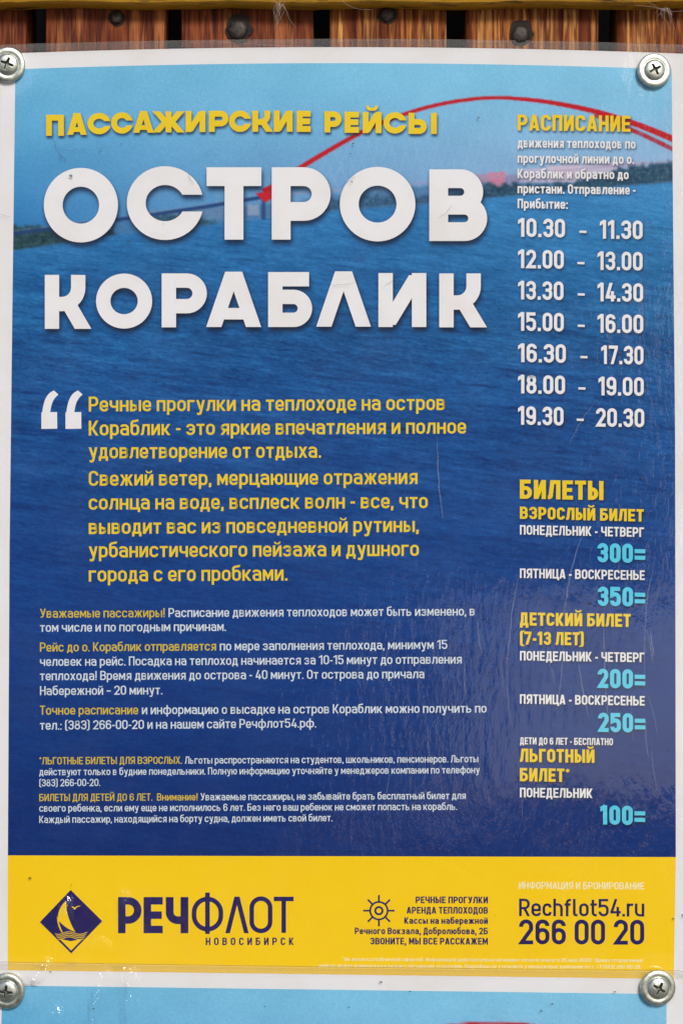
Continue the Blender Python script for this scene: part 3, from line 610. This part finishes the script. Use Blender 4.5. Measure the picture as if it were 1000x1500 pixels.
def film(name, parent, d, warp, v0, v1, seed, org, r=16, crk=()):
    nx, ny = 220, 300
    u = np.linspace(0, 1, nx)[None, :] * np.ones((ny, 1)); v = np.linspace(0, 1, ny)[:, None] * np.ones((1, nx))
    Y = v0 + (v1 - v0) * v ** 1.0
    dt = np.clip(r - (Y - v0), 0, r); db = np.clip(r - (v1 - Y), 0, r); ins = r - np.sqrt(np.maximum(r * r - np.maximum(dt, db) ** 2, 0))
    X = (eL(Y) - 37 + ins) * (1 - u) + (eR(Y) + 35 - ins) * u
    Y = Y + bow(X, 8) * (1 - v) ** 1.6 + 0 * u
    P = np.stack([X, Y], -1).reshape(-1, 2)
    P0_ = P.copy()
    if warp: P = warp(P)
    g = np.random.default_rng(seed); z = np.zeros(len(P))
    for k in range(9):
        a = g.uniform(0, math.pi); wl = g.uniform(120, 520); z += g.uniform(.4, 1) * (wl / 400) * np.sin((P[:, 0] * math.cos(a) + P[:, 1] * math.sin(a)) / wl * 2 * math.pi + g.uniform(0, 6))
    z = z * .000045
    for sx, sy, sr, _, _ in SCREWS:                     # the film is pressed in and puckers round each screw
        rr_ = np.hypot(P[:, 0] - sx, P[:, 1] - sy); z -= .00022 * np.exp(-(rr_ / 36) ** 2); z += .00012 * np.exp(-((rr_ - 52) / 18) ** 2)
    z = np.maximum(z, -.00025)
    V = at(P[:, 0], P[:, 1], d); V[:, 1] -= z
    o = mesh(name, V, grid_faces(nx, ny), FILM, True, parent, org)
    cr = np.full(len(P), 0.02)
    Xr, Yr = (P0_[:, 0], P0_[:, 1]); rim_ = np.clip((78 + bow(Xr, 8) - Yr) / 4 + .5, 0, 1); rim_ = np.maximum(rim_, np.clip((Xr - eR(Yr) - 27) / 4 + .5, 0, 1)); rim_ = np.maximum(rim_, np.clip((eL(Yr) - 23 - Xr) / 4 + .5, 0, 1))
    a = o.data.attributes.new('rim', 'FLOAT', 'POINT'); a.data.foreach_set('value', rim_.astype(np.float32))
    for cx, cy, rx, ry, ang, k in crk:
        c_, s_ = math.cos(R(ang)), math.sin(R(ang)); X_ = (P[:, 0] - cx) * c_ + (P[:, 1] - cy) * s_; Y_ = -(P[:, 0] - cx) * s_ + (P[:, 1] - cy) * c_
        cr = np.maximum(cr, k * np.clip(1.25 - np.hypot(X_ / rx, Y_ / ry), 0, 1) ** .7)
    a = o.data.attributes.new('crinkle', 'FLOAT', 'POINT'); a.data.foreach_set('value', cr.astype(np.float32))
    return o, P, nx, ny
def poster(label, d, warp, full, seed, v1, crk, res):
    f = warp or (lambda p: p)
    c0 = f(np.array([[503., 1440.]]))[0]; org = at(c0[0], c0[1], d)
    t = thing('poster', label, 'poster', org.tolist(), 'laminated ferry posters screwed to the slats')
    # paper: a thin sheet with its edge
    nx, ny = 40, 40
    P = f(sheet(-23, 27, 78, 1441, nx, ny, (0, 3), None)); V = at(P[:, 0], P[:, 1], d); Bk = V.copy(); Bk[:, 1] += .00012
    F = grid_faces(nx, ny); rim = list(range(nx)) + [nx * (j + 1) - 1 for j in range(1, ny)] + [nx * (ny - 1) + i for i in range(nx - 2, -1, -1)] + [nx * j for j in range(ny - 2, 0, -1)]
    n = nx * ny; S = np.array([(rim[i], rim[(i + 1) % len(rim)], rim[(i + 1) % len(rim)] + n, rim[i] + n) for i in range(len(rim))])
    mesh('paper_sheet', np.vstack([V, Bk]), np.vstack([F, F[:, ::-1] + n, S[:, ::-1]]).astype(np.int32), PAPER, False, t, org)
    nx, ny = res
    P0 = sheet(0, 0, 101.5, 1253, nx, ny, (0, 2.5), None); P = f(P0)
    ph = mesh('printed_photo', at(P[:, 0], P[:, 1], d + .00004), grid_faces(nx, ny), PHOTO, False, t, org)
    ca = ph.data.color_attributes.new('ink', 'FLOAT_COLOR', 'POINT'); cc = np.ones((len(P), 4), np.float32); cc[:, :3] = sample(P0[:, 0], P0[:, 1]); ca.data.foreach_set('color', cc.ravel())
    u = np.linspace(0, 1, 30)
    A_ = [(eL(1253) * (1 - q) + eR(1253) * q, 1253 + 2.5 * q) for q in u]; B_ = [(eL(1425) * (1 - q) + eR(1425) * q, 1424 + 12 * q) for q in u]
    q_mesh('yellow_footer', strip(A_, B_), FOOT, t, d + .00004, warp, org)
    for name, mt, Q, sh in T_:
        if not full and name not in ('headline', 'title_word'): continue
        o = q_mesh(name, Q, mt, t, d + .00008 + (.00003 if name == 'emblem_sail' else 0), warp, org)
    fo, P, nx, ny = film('laminate_film', t, d + .0006, warp, 65, v1, seed, org, crk=crk)
    # the film's cut edge catches a little light
    idx = list(range(nx)) + [nx * (j + 1) - 1 for j in range(1, ny)] + [nx * (ny - 1) + i for i in range(nx - 2, -1, -1)] + [nx * j for j in range(ny - 2, 0, -1)]
    E = np.array([fo.data.vertices[i].co for i in idx]); n = len(E); E2 = E.copy(); E2[:, 1] += .0003; E3 = E.copy()
    cen = E.mean(0); dirv = cen - E; dirv[:, 1] = 0; dirv /= np.linalg.norm(dirv, axis=1)[:, None]; E3 += dirv * .00016
    E[:, 1] -= .00002; E3[:, 1] -= .00002
    ii = np.arange(n); jj = (ii + 1) % n
    mesh('film_edge', np.vstack([E, E2, E3]), np.vstack([np.stack([ii, ii + n, jj + n, jj], 1), np.stack([ii, jj, jj + 2 * n, ii + 2 * n], 1)]).astype(np.int32), EDGE, False, fo)
    return t, org, fo
pu, org_u, film_u = poster('upper laminated river trip poster with fare list, timetable and yellow footer, screwed over wooden slats', .0010, None, True, 5, 1456,
    [(96, 1340, 8, 22, 12, .7), (182, 1326, 8, 20, 8, .75), (66, 1411, 12, 5, -20, .5), (110, 1410, 9, 4, 0, .5), (150, 1385, 14, 12, 40, .28)], (610, 735))
pl, org_l, film_l = poster('lower laminated poster, only white margin and pale blue top showing, lapped over a yellow footer', .0024, unbow, False, 8, 1456,
    [(52, 1432, 16, 8, -35, .95), (138, 1478, 8, 46, 14, .95), (188, 1440, 17, 20, 5, 1.0), (188, 1478, 9, 34, 8, .9), (155, 1432, 7, 12, 10, .5), (85, 1490, 6, 14, 10, .45), (176, 1412, 18, 4, 0, .6), (66, 1412, 8, 4, 0, .5)], (300, 360))

# wear on the film: scratches, specks and stains, each a thin mark lying on it
def marks(name, mat, lines, parent, org, d):
    Q = []
    for i, (pts, wd) in enumerate(lines):
        pts = np.array(pts, float); n = len(pts); rb = ribbon(pts, 1.0, False, False)
        for k, q in enumerate(rb):
            w0 = wd * math.sin(math.pi * (k + .02) / n) ** .6; w1 = wd * max(math.sin(math.pi * (k + 1) / n), .02) ** .6
            a, b_, c_, e = [np.array(v) for v in q]; m0 = (a + b_) / 2; m1 = (c_ + e) / 2
            Q.append((i % 5, [tuple(m0 + (a - m0) * w0), tuple(m0 + (b_ - m0) * w0), tuple(m1 + (c_ - m1) * w1), tuple(m1 + (e - m1) * w1)]))
    o = q_mesh(name, Q, mat, parent, d, None, org); o['kind'] = 'stuff'; return o
def wig(p0, p1, bend, n=14, jit=.5):
    p0 = np.array(p0, float); p1 = np.array(p1, float); nn = np.array((-(p1 - p0)[1], (p1 - p0)[0])); nn /= np.linalg.norm(nn)
    return [tuple(p0 + (p1 - p0) * t + nn * (bend * math.sin(math.pi * t) + random.gauss(0, jit))) for t in np.linspace(0, 1, n)]
sc = [(wig((962, 800), (944, 1010), 8), 1.3), (wig((944, 1010), (962, 1080), -3), 1.0), (wig((952, 850), (946, 905), 3), 1.0), (wig((853, 780), (826, 900), 4), 2.2), (wig((826, 900), (815, 1040), -3), 1.3), (wig((760, 840), (742, 980), 3), 2.0),
      (wig((742, 980), (748, 1060), 2), 1.5), (wig((884, 880), (892, 1080), 3), 1.6), (wig((846, 960), (862, 1050), 2), 2.0), (wig((952, 920), (958, 960), 1), 2.4), (wig((946, 925), (955, 970), -2), 2.0), (wig((873, 585), (833, 650), 2), 1.1),
      (wig((698, 900), (706, 960), 2), 1.8), (wig((680, 960), (682, 1030), 1), 1.2), (wig((640, 640), (648, 760), 2), 1.8), (wig((800, 940), (812, 1000), 1), 1.2), (wig((945, 1050), (948, 1110), 1), 1.6), (wig((300, 60), (520, 70), 2), .9), (wig((770, 1150), (765, 1200), 3), 1.2)]
for k in range(7):
    x, y = random.uniform(560, 975), random.uniform(620, 1180); sc.append((wig((x, y), (x + random.uniform(-14, 14), y + random.uniform(20, 90)), random.uniform(-3, 3)), random.uniform(.5, 1.1)))
marks('scratch', SCR, sc, film_u, org_u, .0020)
dk = [(wig((78, 196), (86, 222), 2, jit=1), 1.5), (wig((86, 222), (98, 236), 2, jit=1), 2.0), (wig((74, 215), (128, 219), 3, jit=1), .9), (wig((150, 215), (146, 225), 1), 1.1), (wig((0, 313), (16, 318), 1), 1.0), (wig((943, 437), (946, 470), 2), 1.4), (wig((956, 350), (978, 380), 1), 1.0),
      (wig((640, 320), (662, 300), 2), 1.0), (wig((500, 270), (520, 258), 2), .9), (wig((220, 450), (236, 430), 1), .9), (wig((480, 418), (520, 414), 1), 1.2), (wig((560, 420), (580, 406), 1), 1.0), (wig((276, 250), (284, 270), 2), 1.4)]
marks('hairline_crack', DIRT2, dk, film_u, org_u, .00202)
sp = []
for x, y, r in ((104, 257, 2.6), (188, 353, 1.8), (229, 556, 1.6), (864, 884, 2.2), (517, 210, 1.6), (513, 225, 1.2), (700, 172, 1.8), (334, 1038, 2.2), (44, 1286, 2.0), (1000, 1340, 2.4), (985, 1345, 1.6), (515, 266, 1.4), (940, 700, 1.8)):
    sp.append((wig((x - r, y - r * .3), (x + r, y + r * .5), 0, 6, .3), r * 1.3))
for k in range(18):
    x, y = random.uniform(2, 998), random.uniform(85, 1400); r = random.uniform(.4, 1.0); sp.append((wig((x - r, y), (x + r, y + random.uniform(-r, r)), 0, 5, .2), r * 1.1))
marks('dirt_speck', DIRT, sp, film_u, org_u, .00204)
sp = [(wig((x - 2, y), (x + 2, y + 1), 0, 6, .4), w_) for x, y, w_ in ((307.5 + 250, 1438, 2.4), (600, 1452, 1.2), (900, 1452, 1.6), (510, 1475, 1.2), (137, 1477, 1.0), (74, 1423, 1.4), (792, 1480, 2.0), (808, 1470, 1.6), (388, 1474, 1.0))]
marks('dirt_speck', DIRT, sp, film_l, org_l, .0036)

# ------------------------------------------------------------------ screws
def zinc():
    m, n, b = newmat('zinc_plate'); v = coords(n)
    x = ramp(n, noise(n, v, 900, 4, .6), [(.3, tuple(lin((184, 190, 180)))), (.7, tuple(lin((220, 224, 214))))])
    n.links.new(x, b.inputs['Base Color']); b.inputs['Metallic'].default_value = 1
    r = ramp(n, noise(n, v, 500, 4), [(.3, (.30,) * 3), (.7, (.5,) * 3)]); n.links.new(r, b.inputs['Roughness'])
    bp = N(n, 'ShaderNodeBump'); bp.inputs['Strength'].default_value = .25; bp.inputs['Distance'].default_value = .0002
    n.links.new(noise(n, v, 1500, 3), bp.inputs['Height']); n.links.new(bp.outputs[0], b.inputs['Normal'])
    return m
ZINC = zinc()
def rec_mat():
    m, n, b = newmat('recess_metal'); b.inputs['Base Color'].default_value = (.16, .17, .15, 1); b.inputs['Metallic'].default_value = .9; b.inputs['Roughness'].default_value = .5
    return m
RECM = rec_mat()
K = .000209
def screw_meshes():
    r0 = 5.35e-3; rh = 3.35e-3
    def height(x, y):
        r = np.hypot(x, y)
        return np.where(r < rh, .0011 + .0013 * np.sqrt(np.maximum(1 - (r / rh) ** 2, 0)) ** .9, 0)
    def lathe(prof, nseg=72):
        V = [(r * math.cos(2 * math.pi * k / nseg), -z, r * math.sin(2 * math.pi * k / nseg)) for r, z in prof for k in range(nseg)]
        F = [(i * nseg + k, i * nseg + (k + 1) % nseg, (i + 1) * nseg + (k + 1) % nseg, (i + 1) * nseg + k) for i in range(len(prof) - 1) for k in range(nseg)]
        return np.array(V), np.array(F, np.int32)
    fl = [(r0 * .97, -.0010), (r0, .0002), (r0 * 1.0, .0005), (r0 * .985, .00072), (r0 * .94, .00086), (r0 * .86, .00098), (r0 * .76, .00104), (rh * 1.12, .00096), (rh * 1.03, .00088), (rh * .96, .0009)]
    Vf, Ff = lathe(fl)
    # dome with the cross recess sunk into it
    nr, na = 64, 160; rr = np.linspace(0, 1, nr) ** .9 * rh; th = np.arange(na) * 2 * math.pi / na
    X = rr[:, None] * np.cos(th); Y = rr[:, None] * np.sin(th); r = np.hypot(X, Y)
    Z = .00085 + .00125 * np.sqrt(np.maximum(1 - (r / rh) ** 2.2, 0)) ** .8
    arm = rh * .60; hw = rh * .115
    dd = np.minimum(np.maximum(np.abs(X) - arm, np.abs(Y) - hw * (1.25 - .35 * np.abs(X) / arm)), np.maximum(np.abs(Y) - arm, np.abs(X) - hw * (1.25 - .35 * np.abs(Y) / arm)))
    dd = np.minimum(dd, r - rh * .23)
    depth = .0013 * (1 - np.clip(r / (arm * 1.1), 0, 1) ** 1.5 * .6)
    Z = Z - depth * np.clip(-dd / (rh * .07), 0, 1)
    V = np.stack([X.ravel(), -Z.ravel(), Y.ravel()], 1)
    F = np.array([(i * na + k, (i + 1) * na + k, (i + 1) * na + (k + 1) % na, i * na + (k + 1) % na) for i in range(nr - 1) for k in range(na)], np.int32)
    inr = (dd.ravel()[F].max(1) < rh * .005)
    return (Vf, Ff), (V, F, inr)
(Vf, Ff), (Vd, Fd, inr) = screw_meshes()
lab = ['zinc cross-head screw in the upper left corner of the upper poster, cut by the frame',
       'zinc cross-head screw in the upper right corner of the upper poster, beside the slats',
       'zinc cross-head screw in the lower poster\'s upper left corner, below the diamond emblem',
       'zinc cross-head screw in the lower poster\'s upper right corner, below the phone number']
mf = md = None
for i, (sx, sy, sr, rot, _) in enumerate(SCREWS):
    d = .0017 if i < 2 else .0034
    p = at(sx, sy, d + .0004)
    t = thing('screw', lab[i], 'screw', p.tolist(), 'cross-head screws holding the posters', True, R(rot))
    if i == 0:
        f = mesh('screw_flange', Vf, Ff, ZINC, True, t); h = mesh('screw_head', Vd, Fd, ZINC, True, t)
        h.data.materials.append(RECM); h.data.polygons.foreach_set('material_index', inr.astype(np.int32)); f0, h0 = f, h
    else:
        for s_ in (f0, h0): c = s_.copy(); col.objects.link(c); c.parent = t
    t.scale = (sr / 26,) * 3
    t.matrix_basis = t.matrix_basis @ Matrix.Rotation(R((2.5, -3, 3.5, -2)[i]), 4, 'X') @ Matrix.Rotation(R((3, 2, -3, 4)[i]), 4, 'Z')

# ------------------------------------------------------------------ wooden fence behind
def wood(name, c0, c1, c2, sc_=1.0):
    m, n, b = newmat(name)
    oi = N(n, 'ShaderNodeObjectInfo'); v0 = coords(n, (1, 1, .06)); vm = N(n, 'ShaderNodeVectorMath', operation='ADD'); mu = N(n, 'ShaderNodeVectorMath', operation='SCALE')
    cb = N(n, 'ShaderNodeCombineXYZ'); n.links.new(oi.outputs['Random'], cb.inputs[0]); n.links.new(oi.outputs['Random'], cb.inputs[1]); n.links.new(cb.outputs[0], mu.inputs[0]); mu.inputs['Scale'].default_value = 3
    n.links.new(v0, vm.inputs[0]); n.links.new(mu.outputs[0], vm.inputs[1]); v = vm.outputs[0]
    band = noise(n, v, 130 * sc_, 5, .62)
    g1 = ramp(n, band, [(.38, c0), (.455, c1), (.50, c0), (.56, c2), (.63, c1), (.68, c0)])
    g2 = noise(n, v, 650, 4, .65)
    if sc_ > 1.2:
        wv_ = N(n, 'ShaderNodeTexWave', wave_type='BANDS', bands_direction='X'); n.links.new(v, wv_.inputs[0]); wv_.inputs['Scale'].default_value = 118; wv_.inputs['Distortion'].default_value = 5.5; wv_.inputs['Detail'].default_value = 3; wv_.inputs['Detail Scale'].default_value = .6
        g1 = mix(n, g1, ramp(n, wv_.outputs['Fac'], [(.1, (.42, .20, .14)), (.5, (1.1, 1.08, 1.0))]), .62, 'MULTIPLY')
    x = mix(n, g1, ramp(n, g2, [(.34, (.38, .32, .30)), (.58, (1.0, 1.0, 1.0))]), .8, 'MULTIPLY')
    g3 = noise(n, coords(n, (1, 1, .35)), 70, 5, .65)
    x = mix(n, x, ramp(n, g3, [(.35, (.42, .34, .32)), (.62, (1.0, 1.0, 1.0))]), .75, 'MULTIPLY')
    n.links.new(x, b.inputs['Base Color']); b.inputs['Roughness'].default_value = .75; b.inputs['Specular IOR Level'].default_value = .2
    bp = N(n, 'ShaderNodeBump'); bp.inputs['Strength'].default_value = .6; bp.inputs['Distance'].default_value = .0006
    n.links.new(g2, bp.inputs['Height']); n.links.new(bp.outputs[0], b.inputs['Normal'])
    return m
WA = wood('red_brown_wood', lin((92, 40, 24)), lin((158, 84, 48)), lin((190, 118, 70)))
WB = wood('orange_brown_wood', lin((120, 56, 26)), lin((196, 128, 66)), lin((222, 166, 98)), 1.5)
GAP_SHADE, n_, b_ = newmat('gap_shade_black'); b_.inputs['Base Color'].default_value = (.012, .010, .009, 1); b_.inputs['Roughness'].default_value = .9
fence = thing('wooden_fence', 'fence of vertical red-brown slats with dark gaps and nails under a yellow rail', 'fence', (0, 0, at(500, 1700)[2] - .3))
fo_ = np.array((0, 0, float(at(500, 1700)[2]) - .3))
gaps = [(-180, -155), (40, 66), (243, 265.5), (457.5, 483), (655, 684.5), (877.5, 904.5), (1100, 1128)]
zt = float(at(500, -150)[2]) + .35; zb = float(fo_[2])
for i in range(len(gaps) - 1):
    x0 = float(at(gaps[i][1], 40)[0]); x1 = float(at(gaps[i + 1][0], 40)[0])
    nx, nz = 14, 60; rg = random.Random(i); yo = rg.uniform(-.0006, .0002)
    zz = np.linspace(zb, zt, nz); V = []; 
    for z in zz:
        j0 = .0004 * math.sin(z * 90 + i) + rg.gauss(0, .00012); j1 = .0004 * math.sin(z * 70 + 2 * i) + rg.gauss(0, .00012)
        xa, xb = x0 + j0, x1 + j1; e = .0012
        prof = [(xa, .02), (xa, e + yo), (xa + e * .3, e * .3 + yo), (xa + e, yo), ((xa + xb) / 2, yo - .0002), (xb - e, yo), (xb - e * .3, e * .3 + yo), (xb, e + yo), (xb, .02)]
        V += [(x, y, z) for x, y in prof]
    k = 9; F = [(a * k + c, a * k + (c + 1) % k, (a + 1) * k + (c + 1) % k, (a + 1) * k + c) for a in range(nz - 1) for c in range(k)]
    F += [tuple(range(k))[::-1], tuple((nz - 1) * k + c for c in range(k))]
    mesh('slat', V, F, WA if i < 3 else WB, False, fence, fo_)
V, F = boxv(-.16, .16, .075, .09, zb, zt); mesh('gap_shade_board', V, F, GAP_SHADE, False, fence, fo_)  # added near-black board standing in for the shade in the slat gaps
# yellow rail across the slats, weathered on its lower arris
def railmat():
    m, n, b = newmat('yellow_rail_paint'); v = coords(n, (.25, 1, 1))
    f = noise(n, v, 330, 6, .7); t = N(n, 'ShaderNodeTexCoord'); sp_ = N(n, 'ShaderNodeSeparateXYZ'); n.links.new(t.outputs['Object'], sp_.inputs[0])
    yel = mix(n, tuple(lin((210, 155, 20))), tuple(lin((158, 112, 24))), noise(n, v, 120, 4))
    x = mix(n, yel, tuple(lin((74, 52, 28))), ramp(n, f, [(.53, (0, 0, 0)), (.66, (1, 1, 1))]))
    n.links.new(x, b.inputs['Base Color']); b.inputs['Roughness'].default_value = .6
    bp = N(n, 'ShaderNodeBump'); bp.inputs['Strength'].default_value = .5; bp.inputs['Distance'].default_value = .0008; n.links.new(f, bp.inputs['Height']); n.links.new(bp.outputs[0], b.inputs['Normal'])
    return m
RAIL = railmat()
xs = np.linspace(-.16, .16, 90); V = []
dpt = .0085
zr = at(500, 14, .0002)[2]; slope = 0.0
for i, x in enumerate(xs):
    j = .00025 * math.sin(x * 130) + random.gauss(0, .00008)
    for y, z in ((-.0004, zr), (-dpt + .002, zr), (-dpt + .0008, zr + .0003), (-dpt, zr + .0016), (-dpt, zr + .05), (-.0004, zr + .05)):
        V.append((x, y, z + (j if z < zr + .04 else 0)))
k = 6; F = [(a * k + c, a * k + (c + 1) % k, (a + 1) * k + (c + 1) % k, (a + 1) * k + c) for a in range(89) for c in range(k)]
F = [f[::-1] for f in F] + [tuple(range(k)), tuple(89 * k + c for c in range(k))[::-1]]
mesh('rail', V, F, RAIL, False, fence, fo_)
RUST, n_, b_ = newmat('rusty_nail'); x_ = ramp(n_, noise(n_, coords(n_), 900, 4, .7), [(.35, tuple(lin((30, 28, 28)))), (.7, tuple(lin((78, 66, 58))))]); n_.links.new(x_, b_.inputs['Base Color']); b_.inputs['Roughness'].default_value = .55; b_.inputs['Metallic'].default_value = .4
NAIL_PATCH, n_, b_ = newmat('dark_nail_patch'); b_.inputs['Base Color'].default_value = (.02, .012, .01, 1); b_.inputs['Roughness'].default_value = .9
for i, (x, y, r) in enumerate(((171, 26, 9.5), (349, 43, 15), (567, 21, 10.5), (762, 50, 13.5))):
    p = at(x, y, .0012); rg = random.Random(i + 9); ns = 22; V = []
    rad = [(1 + rg.gauss(0, .05)) for _ in range(ns)]; tip = (rg.uniform(-.15, .15), rg.uniform(-.15, .15))
    for f_, yy_ in ((1.02, .0022), (1.0, .0001), (.93, -.0004), (.6, -.0007), (.25, -.0008)):
        for k in range(ns):
            a = 2 * math.pi * k / ns; V.append((p[0] + r * K * f_ * rad[k] * math.cos(a), -.0012 + yy_ + .0004 * tip[0] * math.cos(a) * f_, p[2] + r * K * f_ * rad[k] * math.sin(a)))
    F = [(a * ns + k, a * ns + (k + 1) % ns, (a + 1) * ns + (k + 1) % ns, (a + 1) * ns + k) for a in range(4) for k in range(ns)] + [tuple(4 * ns + k for k in range(ns))]
    nl = mesh('nail', V, F, RUST, True, fence, fo_)
    V = []; 
    for k in range(ns):
        a = 2 * math.pi * k / ns; q = 1.28 + rg.gauss(0, .08) + (.3 if math.sin(a) > .75 and i % 2 else 0); V.append((p[0] + r * K * (q * math.cos(a) + .06), -.00085, p[2] + r * K * (q * math.sin(a))))
    mesh('nail_patch', V, [tuple(range(ns))], NAIL_PATCH, False, nl, fo_)  # flat near-black patch for the dent around each nail

# wisps of cobweb and fluff caught on the rail
WISP = veil_mat('cobweb_white', (190, 176, 168), .35)
def tubes(lines, rad, name, parent, org):
    V = []; F = []
    for P in lines:
        P = np.array(P); base = len(V)
        for i in range(len(P)):
            rr_ = rad * (1 - .6 * i / len(P))
            for k in range(3): a = 2 * math.pi * k / 3; V.append((P[i][0] + rr_ * math.cos(a), P[i][1] + rr_ * .7 * math.sin(a + 1), P[i][2] + rr_ * math.sin(a)))
        for i in range(len(P) - 1):
            for k in range(3): F.append((base + i * 3 + k, base + i * 3 + (k + 1) % 3, base + i * 3 + 3 + (k + 1) % 3, base + i * 3 + 3 + k))
    return mesh(name, V, F, WISP, False, parent, org)
for j, (x, y, dx, dy, nl_, lb) in enumerate(((412, 6, 4, 12, 16, 'tuft of pale fluff hanging off the yellow rail above the left half of the poster'), (976, 12, 9, 8, 16, 'wisp of cobweb caught under the right end of the yellow rail'))):
    p0 = at(x, y, .0094); L_ = []; rg = random.Random(j + 3)
    for k in range(nl_):
        q = p0 + np.array([rg.gauss(0, dx * K * .6), rg.gauss(0, .0004), 0]); v = np.array([rg.gauss(0, .3), 0, -1.0]); ln = [q.copy()]
        for s_ in range(9): v = v + np.array([rg.gauss(0, .9) - v[0] * .3, 0, rg.gauss(0, .9) - .15]); q = q + v / 9 * dy * K * rg.uniform(.6, 1.4); q[1] = min(q[1], -.0091); ln.append(q.copy())
        L_.append(ln)
    t = thing('cobweb', lb, 'cobweb', p0.tolist()); tubes(L_, .00007, 'web_strands', t, p0)
p0 = at(515, 4, .0092); L_ = []
for x0, y0, x1, y1, bend in ((500, 1, 545, 14, 5), (930, 8, 985, 22, -4), (950, 3, 1000, 16, 6)):
    P2 = wig((x0, y0), (x1, y1), bend, 12, .2); L_.append([at(a, b, .0095 ) for a, b in P2])
t = thing('cobweb', 'fine cobweb threads strung along the lower edge of the yellow rail', 'cobweb', p0.tolist()); tubes(L_, .00006, 'web_strands', t, p0)

# ------------------------------------------------------------------ what the film mirrors: trees across the way, and the ground
LEAF, n_, b_ = newmat('leaves'); x_ = ramp(n_, noise(n_, coords(n_), 1.3, 4), [(.3, (.018, .035, .012)), (.7, (.05, .085, .025))]); n_.links.new(x_, b_.inputs['Base Color']); b_.inputs['Roughness'].default_value = .7
BARK, n_, b_ = newmat('bark'); b_.inputs['Base Color'].default_value = (.06, .045, .035, 1); b_.inputs['Roughness'].default_value = .9
GROUND, n_, b_ = newmat('ground_paving'); x_ = ramp(n_, noise(n_, coords(n_), 3, 6, .7), [(.3, (.13, .125, .115)), (.7, (.24, .23, .21))]); n_.links.new(x_, b_.inputs['Base Color']); b_.inputs['Roughness'].default_value = .85
g = mesh('ground', [(-120, -120, 0), (120, -120, 0), (120, 120, 0), (-120, 120, 0)], [(0, 1, 2, 3)], GROUND); g['kind'] = 'structure'
def tree(label, name, blobs, n, leaf, base, trunk_r, seed, cat='tree'):
    g_ = np.random.default_rng(seed)
    t = thing(name, label, cat, base, None, False)
    vol = np.array([b_[3] * b_[4] * b_[5] for b_ in blobs]) ** .8; pick = g_.choice(len(blobs), n, p=vol / vol.sum()); B_ = np.array(blobs)[pick]
    d = g_.standard_normal((n, 3)); d /= np.linalg.norm(d, axis=1)[:, None]; rad = g_.uniform(.1, 1, n) ** .45
    lump = 1 + .22 * np.sin(d[:, 0] * 5 + pick) * np.sin(d[:, 2] * 6 + 2 * pick)
    C_ = B_[:, :3] + d * (rad * lump)[:, None] * B_[:, 3:6]
    C_[:, 2] = np.maximum(C_[:, 2], .05)
    a = g_.standard_normal((n, 3)); a /= np.linalg.norm(a, axis=1)[:, None]; b2 = np.cross(a, g_.standard_normal((n, 3))); b2 /= np.linalg.norm(b2, axis=1)[:, None]
    s_ = leaf * g_.uniform(.6, 1.3, n)[:, None]
    V = np.stack([C_ - a * s_, C_ + b2 * s_ * .5, C_ + a * s_, C_ - b2 * s_ * .5], 1).reshape(-1, 3)
    mesh('crown', V, np.arange(4 * n, dtype=np.int32).reshape(-1, 4), LEAF, False, t, base)
    V = []; F = []
    def limb(p, q, r0, r1):
        b0 = len(V); p = Vector(p); q = Vector(q); ax_ = (q - p).normalized(); u_ = ax_.orthogonal().normalized(); w_ = ax_.cross(u_)
        for k_ in range(5):
            c_ = p.lerp(q, k_ / 4) + u_ * .06 * r0 * math.sin(k_ * 2.0); r = r0 + (r1 - r0) * k_ / 4
            for m_ in range(8): an = m_ * math.pi / 4; V.append(tuple(c_ + (u_ * math.cos(an) + w_ * math.sin(an)) * r))
        for k_ in range(4):
            for m_ in range(8): F.append((b0 + k_ * 8 + m_, b0 + k_ * 8 + (m_ + 1) % 8, b0 + k_ * 8 + 8 + (m_ + 1) % 8, b0 + k_ * 8 + 8 + m_))
    top = Vector(np.mean([b_[:3] for b_ in blobs], 0).tolist()); mid = Vector(base).lerp(top, .55)
    limb(base, mid, trunk_r, trunk_r * .7)
    for b_ in blobs: limb(mid, Vector(b_[:3]), trunk_r * .5, trunk_r * .12)
    mesh('trunk', V, F, BARK, True, t, base)
    return t
def spot(px, py, dist): v = at_out(px, py, dist); return (v.x, v.y, v.z)
def blob(px, py, dist, rx, rz): x, y, z = spot(px, py, dist); return (x, y, z, rx, .7 * rx, rz)
bl = [blob(300, 1050, 9, 1.05, .9), blob(120, 700, 9, 1.3, 1.1), blob(420, 600, 9, 1.1, 1.0), blob(200, 250, 9, 1.3, 1.2), blob(520, 200, 9, 1.2, 1.0), blob(20, 1150, 9, 1.1, 1.0), blob(520, 860, 9, .46, .6), blob(560, 1060, 9, .3, .3), blob(690, 640, 9, .4, .35), blob(820, 60, 9.4, 1.1, .7), blob(430, 1120, 9, .55, .5), blob(700, 420, 9.3, .6, .5), blob(900, 640, 9.2, .6, .65), blob(640, 560, 9.2, .42, .4), blob(650, 800, 9.2, .3, .36), blob(930, 820, 9.2, .34, .24), blob(770, 800, 9.2, .3, .2), blob(930, 330, 9.3, .7, .5)]
bx = spot(250, 1200, 9)
tree('broad dark leafy tree across the path that the film mirrors on its left', 'leafy_tree', bl, 72000, .075, (bx[0], bx[1], 0), .16, 5)
bl = [blob(860, 1300, 8, .27, .34), blob(960, 1330, 8, .26, .26), blob(790, 1245, 8, .11, .22), blob(905, 1225, 8, .09, .16), blob(700, 1380, 8, .3, .34), blob(1100, 1330, 8, .4, .4), blob(560, 1390, 8, .4, .34), blob(620, 1270, 8, .12, .2)]
bx = spot(880, 1400, 8)
tree('low dark shrub across the path that the film mirrors at its lower right', 'shrub', bl, 26000, .045, (bx[0], bx[1], 0), .04, 6, 'shrub')
print('objects', len(scn.objects))
